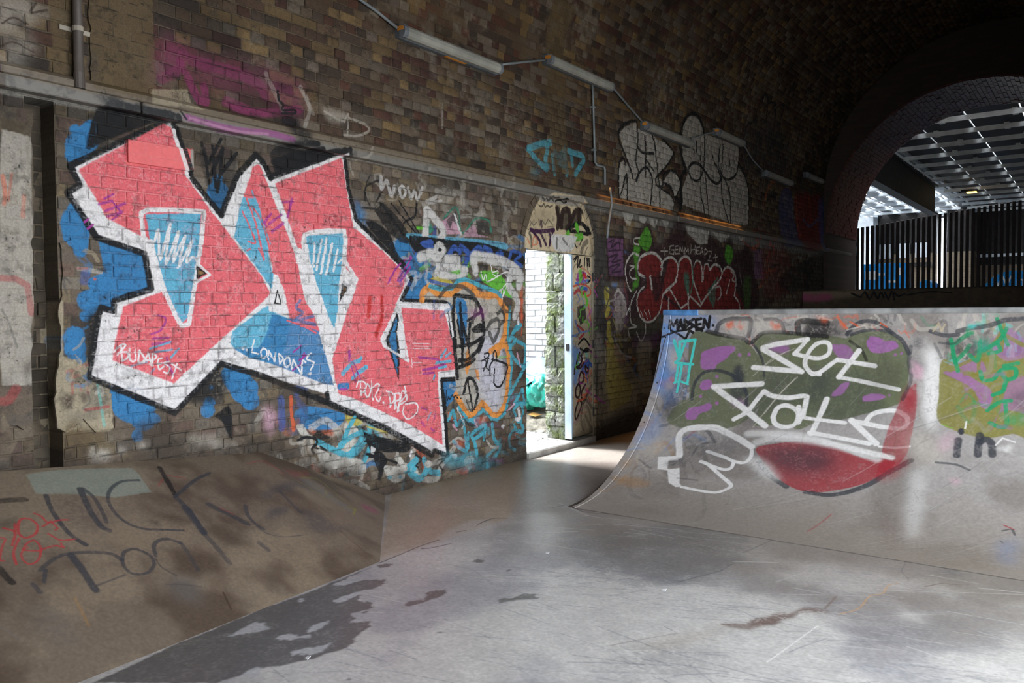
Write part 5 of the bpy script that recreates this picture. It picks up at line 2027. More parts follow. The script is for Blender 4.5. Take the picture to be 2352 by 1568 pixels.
def inside(poly, y, s):
    c = False
    for (ay, as_), (by, bs) in zip(poly, poly[1:] + poly[:1]):
        if (as_ > s) != (bs > s) and y < (by - ay) * (s - as_) / (bs - as_) + ay:
            c = not c
    return c


TRUNK_Z0, TRUNK_Z1, LEDGE_Z1 = 2.712, 2.785, 2.86
wall_keep = [b for b in wall_bricks if not any(inside(p, (b[0] + b[1]) / 2, (b[2] + b[3]) / 2) for p in PL_YS.values())]
okw = lambda y, s: s > bank_top(y) + .03 and not (2.70 < s < 2.87) and y > 1.6
lay_bricks(wall_keep, wall_left, M_WALL, 'brickwork', 285, okw)
lay_bricks(vault_bricks, ceiling, M_VAULT, 'brickwork', 300, lambda y, s: True)
# bricks at the back of the groove
gb = []
s = 0.0; r = 0
while s < 2.68:
    cut = GROOVE[0] + (.05 if r % 2 else .10)
    gb += [[GROOVE[0], cut, s, s + ROW], [cut, GROOVE[1], s, s + ROW]]
    s += ROW; r += 1
for y0, y1, s0, s1 in gb:
    if s1 < bank_top(2.07): continue
    v, f = brick_shape(y1 - y0, ROW, RNG, .005)
    o = mesh_obj('brick', v, f, M_DIRT, wall_left)
    o.location = (-.165 + RNG.normal(0, .006), (y0 + y1) / 2, (s0 + s1) / 2)
# plaster skins
for key, poly in PL_YS.items():
    pts = []
    for (ay, as_), (by, bs) in zip(poly, poly[1:] + poly[:1]):
        k = max(2, int(math.hypot(by - ay, bs - as_) / .04))
        for t in range(k):
            pts.append((ay + (by - ay) * t / k + RNG.normal(0, .006), as_ + (bs - as_) * t / k + RNG.normal(0, .006)))
    m_ = MB().prism(pts, 0, -.004, .012 if key != 'left' else .022)
    m_.build('plaster_patch', M_WALL, wall_left)
# ring of bricks on edge round the doorway arch
nv = 26
for i in range(nv):
    a0, a1 = math.pi * i / nv, math.pi * (i + 1) / nv
    g = .004 / DOOR_R
    pr = []
    for a, r in ((a0 + g, DOOR_R - .004), (a1 - g, DOOR_R - .004), (a1 - g, DOOR_R + .108), (a0 + g, DOOR_R + .108)):
        pr.append((DOOR_C - r * math.cos(a), DOOR_SPR + r * math.sin(a)))
    m_ = MB().prism(pr, 0, -.11, .003 + RNG.normal(0, .003))
    m_.build('brick', M_WALL, wall_left)

# floor, the other walls (most of them outside the picture), ground outside
mb = MB()
mb.add([(-.02, -3, 0), (6.4, -3, 0), (6.4, PY + .1, 0), (-.02, PY + .1, 0)], [(0, 1, 2, 3)])
fl = mesh_obj('floor', mb.v, mb.f, M_FLOOR)
tag(fl, 'worn grey concrete skatepark floor with wet dark patches', 'floor', kind='structure')
M_SHELL = far_brick('tunnel_brick', (.10, .065, .045), (.07, .05, .04), (.09, .075, .06), 'YZ')
mb = MB()
mb.box((6.0, -3, 0), (6.4, OPEN_Y0, VZ + .1)); mb.box((6.0, OPEN_Y1, 0), (6.4, YB, VZ + .1)); mb.box((6.0, OPEN_YM, OPEN_Z), (6.4, OPEN_Y1, VZ + .1)); mb.box((6.0, OPEN_Y0, OPEN_ZN), (6.4, OPEN_YM, VZ + .1))
tag(mb.build('wall_right', M_SHELL), 'brick side wall of the tunnel with a wide open bay', 'wall', kind='structure')
mb = MB(); mb.box((-.4, -3.4, 0), (6.4, -3.0, VZ + VR + .2))
tag(mb.build('wall_front', M_SHELL), 'brick wall closing the near end of the tunnel', 'wall', kind='structure')
mb = MB(); mb.box((6.4, -12, -.3), (30, 40, -.02))
tag(mb.build('ground', M_CONC), 'pale concrete yard beside the tunnel', 'ground', kind='structure')

mb = MB(); mb.box((6.45, 4.3, 2.55), (11.0, 16, 2.75)); mb.box((10.6, 4.4, -.02), (10.8, 4.6, 2.55)); mb.box((10.6, 9.0, -.02), (10.8, 9.2, 2.55))  # slab and posts out of view, added to block high sky
tag(mb.build('yard_sky_blocker', M_CONC), 'unseen flat roof slab added to cut high sky from the side bay', 'roof', kind='structure')

# end wall with the smaller arch
AX, AZ, AR, AY0, AY1 = 2.77, 3.10, 2.70, YEND, 19.8
M_ENDW = far_brick('dark_end_brick', (.06, .04, .03), (.045, .03, .025), (.05, .04, .03), 'XZ')
mb = MB()
nb_ = 36
fo, fi = [], []
for i in range(nb_ + 1):
    a = math.pi * i / nb_
    fi.append((AX - AR * math.cos(a), AZ + AR * math.sin(a)))
    d = np.array([-math.cos(a), math.sin(a)])
    p0 = np.array([AX, AZ]) - np.array([VC, VZ])
    bq = p0 @ d
    t = -bq + math.sqrt(bq * bq - (p0 @ p0 - (VR + .02) ** 2))
    q = np.array([AX, AZ]) + d * t
    if q[1] < VZ:
        t = (q[0] > AX and (6.02 - AX) or (AX + .02)) / max(abs(d[0]), 1e-6); q = np.array([AX, AZ]) + d * t
    fo.append(tuple(q))
for i in range(nb_):
    mb.add([(fi[i][0], AY0, fi[i][1]), (fi[i + 1][0], AY0, fi[i + 1][1]), (fo[i + 1][0], AY0, fo[i + 1][1]), (fo[i][0], AY0, fo[i][1])], [(0, 1, 2, 3)])
    mb.add([(fi[i][0], AY0, fi[i][1]), (fi[i + 1][0], AY0, fi[i + 1][1]), (fi[i + 1][0], AY1, fi[i + 1][1]), (fi[i][0], AY1, fi[i][1])], [(0, 1, 2, 3)])
    mb.add([(fi[i][0], AY1, fi[i][1]), (fi[i + 1][0], AY1, fi[i + 1][1]), (fo[i + 1][0] * 1.0, AY1, fo[i + 1][1] + 1.2), (fo[i][0], AY1, fo[i][1] + 1.2)], [(0, 1, 2, 3)])
mb.box((-.36, AY0, VZ + .1), (-.02, AY1, AZ + 3)); mb.box((.0, AY0, PH), (AX - AR, AY1, AZ)); mb.box((AX + AR, AY0, PH), (6.4, AY1, AZ + 1))
mb.box((-12, AY1 - .3, 0), (-.37, AY1, 8.5)); mb.box((6.42, AY1 - .3, 0), (14, AY1, 8.5))
wall_back = mb.build('wall_back', M_ENDW)
tag(wall_back, 'dark end wall of the tunnel pierced by a smaller brick arch', 'wall', kind='structure')
M_SOF = pmat('reddish_glazed_brick', (.11, .035, .03), .32, var=.55, scale=14, bump=.35, bscale=40, spec=.6)
mb = MB()
ring_n = int(math.pi * AR / .076)
for i in range(ring_n):
    a = math.pi * (i + .5) / ring_n
    y, k = AY0 - .01, 0
    if i % 2: y -= .1
    while y < AY1 - .05:
        y1 = min(y + .225, AY1)
        y0 = max(y, AY0 - .012)
        r0 = AR - .012 - abs(RNG.normal(0, .008))
        hw = .034 / AR
        c = [(AX - rr * math.cos(aa), yy_, AZ + rr * math.sin(aa)) for yy_ in (y0 + .005, y1 - .005) for rr, aa in ((AR + .02, a - hw), (r0, a - hw), (r0, a + hw), (AR + .02, a + hw))]
        mb.add(c, [(0, 1, 2, 3), (4, 7, 6, 5), (0, 4, 5, 1), (1, 5, 6, 2), (2, 6, 7, 3)])
        y += .235
o = mb.build('soffit_brickwork', M_SOF, wall_back); o['kind'] = 'stuff'

# platform at the far end
mb = MB(); mb.box((0.01, PY, 0), (5.99, 20.4, PH), .02)
tag(mb.build('concrete_platform', M_PLAT), 'dark raised concrete platform edge behind the quarter pipe, tagged in black', 'platform')

# ------------------------------------------------------------------ bank against the wall
b_ = MB()
A0, A1, T0, T1, Cc = (BK[k] for k in ('A0', 'A1', 'T0', 'T1', 'C'))
e0, e1, e2 = (0, .25, 0), (0, 3.47, 0), (0, -2.9, 0)
A9, T9 = (0, -2.9, .8), (1.5, -2.9, 0)


def grid(a, b, c, d, n, m, bulge=0):
    """bilinear patch with a slightly uneven trowelled face"""
    a, b, c, d = map(np.array, (a, b, c, d))
    v, f = [], []
    for i in range(n + 1):
        for j in range(m + 1):
            u, w_ = i / n, j / m
            p = (1 - u) * (1 - w_) * a + u * (1 - w_) * b + u * w_ * c + (1 - u) * w_ * d
            v.append(p + np.array([0, 0, bulge * math.sin(math.pi * u) * math.sin(math.pi * w_)]))
    for i in range(n):
        for j in range(m):
            k = i * (m + 1) + j
            f.append((k, k + m + 1, k + m + 2, k + 1))
    return v, f


b_.add(*grid(T0, T1, A1, A0, 16, 8, .01))
b_.add([T1, Cc, A1], [(0, 1, 2)])
b_.add(*grid(T9, T0, A0, A9, 4, 2))
bank = mesh_obj('bank_ramp', b_.v, b_.f, M_BANK)
tag(bank, 'sloping brown concrete bank against the foot of the graffiti wall', 'ramp')

# ------------------------------------------------------------------ quarter pipe
quarter = empty('quarter_pipe', (3.7, 6.0, 0))
tag(quarter, 'painted concrete quarter pipe with white tag lettering and olive shapes', 'ramp')


def qpart(o):
    o.parent = quarter
    o.matrix_parent_inverse = Matrix.Translation(-quarter.location)
    return o


nq = 28
EDGE = .078
v, f = [], []
for i in range(nq + 1):
    a = QANG * i / nq
    y, z = QY0 + QR * math.sin(a), QR * (1 - math.cos(a))
    v += [(QX0 + EDGE + .006, y, z + .002), (QX1, y, z + .002)]
for i in range(nq):
    f.append((2 * i, 2 * i + 1, 2 * i + 3, 2 * i + 2))
qpart(mesh_obj('riding_surface', v, f, M_QUART, smooth=True))
# steel plate along the left edge: two rounded strips
v, f = [], []
prof = [(0.0, -.02), (.0, .0), (.008, .006), (EDGE - .006, .006), (EDGE, .0), (EDGE + .003, -.012)]
for i in range(nq + 1):
    a = QANG * i / nq
    wd_ = .35 + .65 * min(1, i / 9)
    for dx, up in prof:
        rr = QR - up
        v.append((QX0 + EDGE - (EDGE - dx) * wd_, QY0 + rr * math.sin(a), QR - rr * math.cos(a)))
k = len(prof)
for i in range(nq):
    for j in range(k - 1):
        f.append((i * k + j, i * k + j + 1, (i + 1) * k + j + 1, (i + 1) * k + j))
ep = qpart(mesh_obj('edge_plate', v, f, M_QUART, smooth=False))
ep['label'] = 'blue painted metal edge strip with bolts'
for fr in (.55, .72, .9):
    a = QANG * fr
    bl = MB().tube([(QX0 + .045, QY0 + (QR - .004) * math.sin(a), QR - (QR - .004) * math.cos(a)), (QX0 + .045, QY0 + (QR - .010) * math.sin(a), QR - (QR - .010) * math.cos(a))], .008, 8)
    qpart(bl.build('bolt', pmat('dark_bolt', (.03, .03, .03), .5, bump=0)))
mb = MB(); side = [(QY0, 0)] + [(QY0 + QR * math.sin(QANG * i / nq), QR * (1 - math.cos(QANG * i / nq))) for i in range(nq + 1)] + [(QTOP + 1.4, QH), (QTOP + 1.4, 0)]
mb.prism(side[1:], 0, QX0 + .004, QX0 + .03)
qpart(mb.build('side_panel', M_DIRT))
mb = MB(); mb.box((QX0, QTOP - .012, QH - .035), (QX1, QTOP + .075, QH + .012), .008)
M_COPE = pmat('scuffed_metal_coping', (.34, .34, .33), .42, metal=.3, var=.3, scale=9, bump=.1)
qpart(mb.build('coping', M_COPE))
mb = MB(); mb.box((QX0 - .004, QTOP - .016, QH - .04), (QX0 + .35, QTOP + .08, QH + .0135), .008)
cc = qpart(mb.build('coping_end', pmat('worn_blue_paint', (.08, .22, .46), .5, var=.35, scale=12, bump=.1)))
cc['label'] = 'blue painted end of the coping'
mb = MB(); mb.box((QX0 + .03, QTOP + .07, 0), (QX1, QTOP + 1.4, QH - .002))
qpart(mb.build('deck', M_CONC))

# ------------------------------------------------------------------ trunking and ledge along the wall
mb = MB()
led = [(-.01, 2.790), (.040, 2.790), (.046, 2.797), (.046, 2.832), (.018, 2.858), (-.01, 2.862)]
for y0, y1 in ((1.0, 19.4),):
    mb.add([(x, y0, z) for x, z in led] + [(x, y1, z) for x, z in led], [(i, (i + 1) % 6, 6 + (i + 1) % 6, 6 + i) for i in range(6)] + [tuple(range(6)), tuple(range(11, 5, -1))])
tag(mb.build('trim_1', M_TRUNK), 'narrow sloping ledge running along the wall above the grey trunking', 'ledge', kind='structure')
trunk = empty('cable_trunking', (.04, 8, 2.75))
tag(trunk, 'long grey steel cable trunking along the brick wall above the doorway', 'trunking')
ends = [1.0, 2.62, 4.15, 6.1, 8.12, 10.2, 12.3, 14.5, 16.9, 19.4]
for a, b2 in zip(ends[:-1], ends[1:]):
    mb = MB(); mb.box((0.0, a + .002, TRUNK_Z0), (.075, b2 - .002, TRUNK_Z1), .006)
    o = mb.build('trunking_length', M_TRUNK, trunk); o.matrix_parent_inverse = Matrix.Translation(-trunk.location)
for a in (4.15, 8.12, 10.2):
    mb = MB(); mb.box((0.0, a - .03, TRUNK_Z0 - .003), (.079, a + .03, TRUNK_Z1 + .003), .004)
    o = mb.build('joint_sleeve', M_TRUNK, trunk); o.matrix_parent_inverse = Matrix.Translation(-trunk.location)

# ------------------------------------------------------------------ strip lights on the vault
M_LBODY = pmat('grey_light_body', (.10, .11, .12), .5, bump=.05)
M_LCOVER = pmat('dusty_light_cover', (.32, .31, .27), .35, var=.2, scale=5, bump=.05, spec=.5)
M_LABEL = pmat('orange_sticker', (.62, .24, .03), .5, var=.1, bump=0)
M_LEND = pmat('light_end_cap', (.16, .17, .19), .5, bump=.05)
M_CABLE = pmat('grey_conduit', (.22, .24, .25), .45, metal=.2, var=.2, bump=.05)


def along(y, s, out, tang):
    """point near the wall: out from it, tang up along its curve"""
    return wall_pt(y, s + tang, out)


LIGHTS = [((916, 78), (1146, 150)), ((1252, 142), (1402, 189)), ((1474, 292), (1584, 322)), ((1640, 300), (1702, 326)), ((1752, 398), (1812, 416)), ((1846, 402), (1884, 411))]
LN = ['first strip light from the left, largest, with orange sticker underneath', 'second strip light from the left, above the vertical conduit', 'third strip light, low, in front of the pale bubble letters',
      'fourth strip light, short, at the top right of the pale letters', 'fifth strip light, low, beyond the pale letters', 'farthest strip light before the end arch']
LPOS = []
for i, (a, b2) in enumerate(LIGHTS):
    y0, s0, _ = hit_wall(*a, .08); y1, s1, _ = hit_wall(*b2, .08)
    if s0 > VZ or s1 > VZ:
        y0, s0, _ = hit_wall(*a); y1, s1, _ = hit_wall(*b2)
    y0, y1 = y0 - .05, y1 - .08
    sm = (s0 + s1) / 2 - .03
    LPOS.append((y0, y1, sm))
    base = wall_pt((y0 + y1) / 2, sm, 0)
    L_ = empty('strip_light', base)
    tag(L_, LN[i], 'light', 'fluorescent strip lights along the vault')

    def bar(name, prof, ya, yb, mat, parent=L_, org=base):
        n = len(prof)
        v = [along(ya, sm, o_, t_) for o_, t_ in prof] + [along(yb, sm, o_, t_) for o_, t_ in prof]
        v = [p - org for p in v]
        f = [(k, (k + 1) % n, n + (k + 1) % n, n + k) for k in range(n)] + [tuple(range(n)), tuple(range(2 * n - 1, n - 1, -1))]
        m_ = MB().add(v, f)
        return m_.build(name, mat, parent)
    bar('body', [(.0, -.055), (.045, -.055), (.055, -.045), (.055, .05), (.0, .05)], y0, y1, M_LBODY)
    cov = [(.056, -.05), (.085, -.052), (.108, -.038), (.118, -.008), (.112, .024), (.092, .046), (.056, .052)]
    bar('cover', cov, y0 + .045, y1 - .03, M_LCOVER)
    e1_ = bar('end_cap', [(q[0] + (.004 if q[0] > .06 else 0), q[1] * 1.06) for q in cov], y0, y0 + .05, M_LEND)
    bar('end_cap', [(q[0] + (.003 if q[0] > .06 else 0), q[1] * 1.05) for q in cov], y1 - .035, y1, M_LEND)
    if i < 4:
        # sticker on the near end face
        lb = [along(y0 - .003, sm, o_, t_) - base for o_, t_ in ((.035, .0), (.10, .0), (.10, .035), (.035, .035))]
        lb += [along(y0 + .001, sm, o_, t_) - base for o_, t_ in ((.035, .0), (.10, .0), (.10, .035), (.035, .035))]
        MB().add(lb, [(0, 1, 2, 3), (7, 6, 5, 4), (0, 4, 5, 1), (1, 5, 6, 2), (2, 6, 7, 3), (3, 7, 4, 0)]).build('sticker', M_LABEL, L_)
    if i == 0:
        lb = [along(y, sm, o_, t_) - base for y in (y0 + .60, y0 + .88) for o_, t_ in ((.012, -.058), (.042, -.058), (.042, -.054), (.012, -.054))]
        MB().add(lb, [(0, 1, 2, 3), (7, 6, 5, 4), (0, 4, 5, 1), (1, 5, 6, 2), (2, 6, 7, 3), (3, 7, 4, 0)]).build('sticker', M_LABEL, L_)


def cable(name, pts_px, r, label, cat='cable', out=.03, smooth=False, mat=None):
    pts = []
    for p in pts_px:
        y, s, _ = hit_wall(*p)
        pts.append((y, s))
    w3 = []
    for (ya, sa), (yb, sb) in zip(pts[:-1], pts[1:]):
        n = max(2, int(math.hypot(yb - ya, sb - sa) / .15))
        w3 += [wall_pt(ya + (yb - ya) * t / n, sa + (sb - sa) * t / n, out) for t in range(n)]
    w3.append(wall_pt(*pts[-1], out))
    o = MB().tube(w3, r, 8).build(name, mat or M_CABLE, None, True)
    tag(o, label, cat)
    return o


G = 'conduits between the strip lights'
for nm, pts, lab in (('conduit', [(800, -14), (858, 27), (914, 72)], 'grey conduit rising from the first strip light out of the top of the picture'),
                     ('conduit', [(1148, 149), (1200, 143), (1250, 138)], 'grey conduit linking the first and second strip lights'),
                     ('conduit', [(1398, 196), (1440, 246), (1474, 284)], 'grey conduit dropping from the second to the third strip light'),
                     ('conduit', [(1584, 318), (1640, 301)], 'short conduit linking the third and fourth strip lights'),
                     ('conduit', [(1702, 328), (1725, 368), (1752, 396)], 'dark conduit dropping beyond the fourth strip light')):
    o = cable(nm, pts, .012, lab); o['group'] = G
vc = empty('vertical_conduit', wall_pt(*hit_wall(1358, 260)[:2], .03))
tag(vc, 'thin vertical grey conduit from the second strip light down to an elbow', 'conduit')


def child(o, par):
    o.parent = par; o.matrix_parent_inverse = Matrix.Translation(-par.location); return o


def wpath(pts_px, out=.03):
    return [wall_pt(*hit_wall(*p)[:2], out) for p in pts_px]


child(MB().tube(wpath([(1355, 188), (1357, 230), (1359, 300), (1361, 374)]), .013, 8).build('pipe', M_CABLE, None, True), vc)
child(MB().tube(wpath([(1361, 372), (1366, 380), (1382, 383), (1384, 390), (1384, 425)]), .013, 8).build('elbow', M_CABLE, None, True), vc)
for p in ((1358, 247), (1360, 345)):
    q = wall_pt(*hit_wall(*p)[:2], .022)
    child(MB().box(q - [.022, .03, .012], q + [.022, .03, .012], .005).build('saddle', M_CABLE), vc)
o = cable('hanging_cable', [(1386, 432), (1390, 470), (1383, 510), (1379, 548)], .013, 'grey cable hanging past the trunking right of the doorway arch', out=.09)
# downpipe at the left
dp = empty('downpipe', (.045, 2.27, 3.3))
tag(dp, 'grey vertical downpipe with a strap at the upper left', 'pipe')
M_PIPE = pmat('weathered_grey_pipe', (.10, .08, .068), .55, var=.3, scale=4, bump=.08)
child(MB().tube([(.045, 2.27, 2.795), (.045, 2.27, 3.30), (.080, 2.27, 4.2), (.285, 2.27, 4.9)], .027, 12).build('pipe', M_PIPE, None, True), dp)
child(MB().tube([(.045, 2.27, 2.79), (.045, 2.27, 2.88)], .030, 12).build('collar', M_PIPE), dp)
zc_ = 1.5 + (726 - 76) / F_PX * 4.62
child(MB().tube([(.045, 2.27, zc_ - .014), (.045, 2.27, zc_ + .014)], .031, 12).box((.0, 2.185, zc_ - .014), (.012, 2.36, zc_ + .014), .003).build('strap', pmat('pale_strap', (.30, .26, .21), .6, bump=.05)), dp)

# metal plate screwed to the wall inside the pink letter
yA, sA, _ = hit_wall(291, 321); yB, sB, _ = hit_wall(443, 390)
yC, sC, _ = hit_wall(291, 378); yD, sD, _ = hit_wall(443, 343)
plate = empty('wall_plate', (.012, (yA + yB) / 2, (sA + sC) / 2))
tag(plate, 'flat rectangular board on the wall painted over in pink', 'panel')
zlo, zhi = (sC + sB) / 2 - .0, (sA + sD) / 2
child(MB().box((.0, yA, zlo), (.016, yB, zhi), .003).build('board', M_BOARD), plate)
for yy_ in (yA + .03, yB - .03):
    for zz_ in (zlo + .025, zhi - .025):
        child(MB().tube([(.014, yy_, zz_), (.019, yy_, zz_)], .007, 8).build('screw', M_BOARD), plate)

# ------------------------------------------------------------------ doorway: arch board, half door, threshold
bd = [(y, z) for y, z in door_prof[1:-1]]
bd = [(DOOR_C + (y - DOOR_C) * .992, z) for y, z in bd]
bd[0] = (bd[0][0], 2.145); bd[-1] = (bd[-1][0], 2.145)
ab = MB().prism(bd, 0, -.05, -.022).build('arch_board', M_BOARD)
tag(ab, 'cream board filling the arch above the doorway, covered in black and purple tags', 'board')
door = empty('door_1', (-.05, 8.03, .1))
tag(door, 'narrow fixed steel half door covered in tags beside the open doorway', 'door', kind='structure')
child(MB().box((-.088, 7.572, .10), (-.008, 8.035, 2.135), .006).build('door_leaf', M_BOARD), door)
M_EDGE = pmat('pale_blue_door_edge', (.42, .52, .62), .45, var=.25, scale=3, bump=.05)
e_ = child(MB().box((-.094, 7.562, .085), (-.004, 7.575, 2.138), .003).build('edge_channel', M_EDGE), door)
e_['label'] = 'pale blue edge of the door leaf'
child(MB().box((-.096, 8.02, .06), (.0, 8.05, 2.14), .004).build('jamb_post', pmat('grimy_door_post', (.20, .17, .12), .6, bump=.1)), door)
M_IRON = pmat('black_iron', (.02, .02, .022), .5, bump=.05)
for z in (.35, 1.13, 1.9):
    child(MB().tube([(.0, 8.03, z - .05), (.0, 8.03, z + .05)], .012, 8).build('hinge', M_IRON), door)
child(MB().box((-.07, 7.548, 1.07), (-.03, 7.565, 1.15), .004).build('latch', M_IRON), door)
mb = MB(); mb.box((-.36, DOOR_A + .005, -.02), (.03, DOOR_B - .005, .065), .012)
tag(mb.build('trim_2', M_CONC), 'raised concrete threshold across the doorway', 'threshold', kind='structure')

# ------------------------------------------------------------------ outside the doorway
M_OUTG = pmat('gritty_ground', (.30, .29, .27), .9, var=.4, scale=9, bump=.5, bscale=40)
mb = MB(); mb.box((-6, 3, -.3), (-.35, 12, .06))
tag(mb.build('yard_ground', M_OUTG), 'bright gritty ground outside the doorway', 'ground', kind='structure')
M_WHITE = pmat('white_painted_brick', (.50, .51, .51), .7, var=.10, scale=20, bump=.25, bscale=60)
M_TAN0 = far_brick('alley_brick', (.22, .15, .10), (.16, .11, .08), (.22, .2, .17), 'YZ')
M_WMORT = pmat('grey_white_joint', (.30, .30, .30), .8, var=.2, bump=.2)
WY = 8.52
mb = MB(); mb.box((-4, WY, 0), (-.30, WY + .3, 5.0))
owall = mb.build('yard_wall', M_WMORT)
tag(owall, 'white painted brick wall seen through the doorway', 'wall', kind='structure')
me = []
for L in (.225, .1125):
    for k in range(4):
        v, f = brick_shape(L, ROW, RNG, .003, .006)
        v = np.column_stack([v[:, 1], -v[:, 0] * 1.6, v[:, 2]])
        m0 = bpy.data.meshes.new('brick'); m0.from_pydata(v.tolist(), [], [q[::-1] for q in f]); m0.materials.append(M_WHITE); me.append(m0)
s, r = .10, 0
cnt = 0
while s < 3.2:
    x = -.36 - (.0 if r % 2 else .112)
    if r % 2 == 0:
        spans = [(-.36 - .112, -.36)]
    else:
        spans = []
    while x > -1.75:
        spans.append((x - .225, x)); x -= .225
    for a, b2 in spans:
        px_, py_, _ = project(((a + b2) / 2, WY, s + .037))
        if not (1150 < px_ < 1330 and 520 < py_ < 960):
            continue
        o = bpy.data.objects.new('brick', me[(0 if b2 - a > .2 else 4) + int(RNG.integers(4))])
        COL.objects.link(o); o.parent = owall
        o.location = ((a + b2) / 2, WY - .012 + RNG.normal(0, .003), s + ROW / 2)
    s += ROW; r += 1
mb = MB(); mb.box((-2.9, -2, 0), (-2.5, 9.0, 2.5))  # out of view, added to shut low sky out of the alley
tag(mb.build('alley_sky_blocker', M_TAN0), 'unseen low brick wall added across the alley to cut skylight', 'wall', kind='structure')
# stone pier: outer jamb
M_MOSS, nt, b = new_mat('mossy_stone')
N, L = nt.nodes, nt.links
g = N.new('ShaderNodeNewGeometry')
n1 = N.new('ShaderNodeTexNoise'); n1.inputs['Scale'].default_value = 5; n1.inputs['Detail'].default_value = 9; n1.inputs['Roughness'].default_value = .7
n2 = N.new('ShaderNodeTexNoise'); n2.inputs['Scale'].default_value = 38; n2.inputs['Detail'].default_value = 6
for n in (n1, n2): L.new(g.outputs['Position'], n.inputs['Vector'])
r1 = N.new('ShaderNodeValToRGB')
r1.color_ramp.elements[0].position, r1.color_ramp.elements[0].color = .42, (.24, .24, .22, 1)
r1.color_ramp.elements[1].position, r1.color_ramp.elements[1].color = .60, (.11, .14, .04, 1)
L.new(n1.outputs['Fac'], r1.inputs['Fac'])
mx = N.new('ShaderNodeMixRGB'); mx.blend_type = 'MULTIPLY'; mx.inputs[0].default_value = .8
r2 = N.new('ShaderNodeValToRGB'); r2.color_ramp.elements[0].position, r2.color_ramp.elements[0].color = .35, (.35, .35, .35, 1); r2.color_ramp.elements[1].position = .6
L.new(n2.outputs['Fac'], r2.inputs['Fac']); L.new(r1.outputs['Color'], mx.inputs[1]); L.new(r2.outputs['Color'], mx.inputs[2])
L.new(mx.outputs[0], b.inputs['Base Color']); b.inputs['Roughness'].default_value = .95
bu = N.new('ShaderNodeBump'); bu.inputs['Strength'].default_value = .8; bu.inputs['Distance'].default_value = .03
L.new(n2.outputs['Fac'], bu.inputs['Height']); L.new(bu.outputs['Normal'], b.inputs['Normal'])
pier = empty('stone_pier', (-.25, 7.9, .06))
tag(pier, 'rough mossy stone pier outside the doorway behind the half door', 'pier')
z = .06
k = 0
while z < 2.62:
    h = RNG.uniform(.13, .24)
    cut = RNG.uniform(-.26, -.18)
    for xa, xb in ((-.37 + RNG.normal(0, .012), cut), (cut + .006, -.10)):
        yf = 7.60 + RNG.normal(0, .012)
        n = 5
        vv, ff = grid((xa, yf, z + .004), (xb, yf, z + .004), (xb, yf, min(z + h, 2.64) - .004), (xa, yf, min(z + h, 2.64) - .004), n, n)
        vv = [p + np.array([RNG.normal(0, .004), -.02 * (math.sin(math.pi * (i // (n + 1)) / n) * math.sin(math.pi * (i % (n + 1)) / n)) ** .4 + RNG.normal(0, .005), RNG.normal(0, .004)]) for i, p in enumerate(vv)]
        m_ = MB().add(vv, ff)
        m_.box((xa + .004, yf + .002, z + .004), (xb - .004, 8.3, min(z + h, 2.64) - .004))
        child(m_.build('stone', M_MOSS), pier)
    z += h
# rubble ledge, sacks and sheeting
M_RUB = pmat('pale_rubble', (.22, .20, .16), .9, var=.45, scale=12, bump=.5, bscale=50)
vv, ff = grid((-1.9, 7.93, .05), (-.38, 7.93, .05), (-.38, 7.98, .20), (-1.9, 7.98, .20), 14, 3)
v2, f2 = grid((-1.9, 7.98, .20), (-.38, 7.98, .20), (-.38, 8.52, .31), (-1.9, 8.52, .31), 14, 5)
vv = [p + RNG.normal(0, .010, 3) for p in vv]; v2 = [p + RNG.normal(0, .010, 3) for p in v2]
tag(MB().add(vv, ff).add(v2, f2).build('rubble_ledge', M_RUB), 'low pale rubble ledge under the green sacks', 'ledge')


def sack(name, c, r, seed, mat, label, fold=.2, neck=True):
    rg = np.random.default_rng(seed)
    n, m_ = 40, 28
    ph = rg.uniform(0, 6.28, 6)
    v, f = [], []
    for i in range(m_ + 1):
        th = math.pi * i / m_
        for j in range(n):
            a = 2 * math.pi * j / n
            k = 1 + fold * (.35 * math.sin(3 * a + ph[0] + 2 * th) + .28 * math.sin(7 * a + ph[1] - 3 * th) + .22 * math.sin(11 * a + 5 * th + ph[2])) * math.sin(th) + fold * .35 * (abs(math.sin(4.3 * a + 6 * th + ph[3])) - abs(math.sin(9.1 * a - 7 * th + ph[4]))) + rg.normal(0, .02)
            z = math.cos(th)
            if neck and th < .5: k *= .7
            v.append((c[0] + r[0] * k * math.sin(th) * math.cos(a), c[1] + r[1] * k * math.sin(th) * math.sin(a), max(c[2] + r[2] * z * (1.25 if z > .8 and neck else 1), c[2] - r[2] * .8)))
    for i in range(m_):
        for j in range(n):
            f.append((i * n + j, i * n + (j + 1) % n, (i + 1) * n + (j + 1) % n, (i + 1) * n + j))
    o = MB().add(v, f).build(name, mat, None, True)
    tag(o, label, 'sack', 'green refuse sacks in the yard')
    return o


M_SACK = pmat('green_plastic', (.02, .26, .20), .28, var=.35, scale=10, bump=.3, bscale=25, spec=.6)
sack('refuse_sack', (-1.10, 8.20, .44), (.17, .18, .20), 3, M_SACK, 'dark green plastic sack lying against the left edge of the doorway', .35)
sack('refuse_sack', (-.80, 8.16, .50), (.18, .16, .20), 5, M_SACK, 'bright green crumpled plastic sack next to the mossy pier', .5)
M_TARP = pmat('pale_blue_sheeting', (.13, .18, .28), .4, var=.2, scale=6, bump=.25, bscale=18)
rg = np.random.default_rng(8)
vv, ff = grid((-1.5, 8.12, .62), (-.42, 8.10, .58), (-.42, 8.50, .84), (-1.5, 8.50, .90), 18, 10)
vv = [p + np.array([0, 0, .035 * math.sin(9 * p[0] + 5 * p[1]) + .025 * math.sin(17 * p[0] - 8 * p[1])]) for p in vv]
m_ = MB().add(vv, ff)
tp = m_.build('plastic_sheeting', M_TARP, None, True)
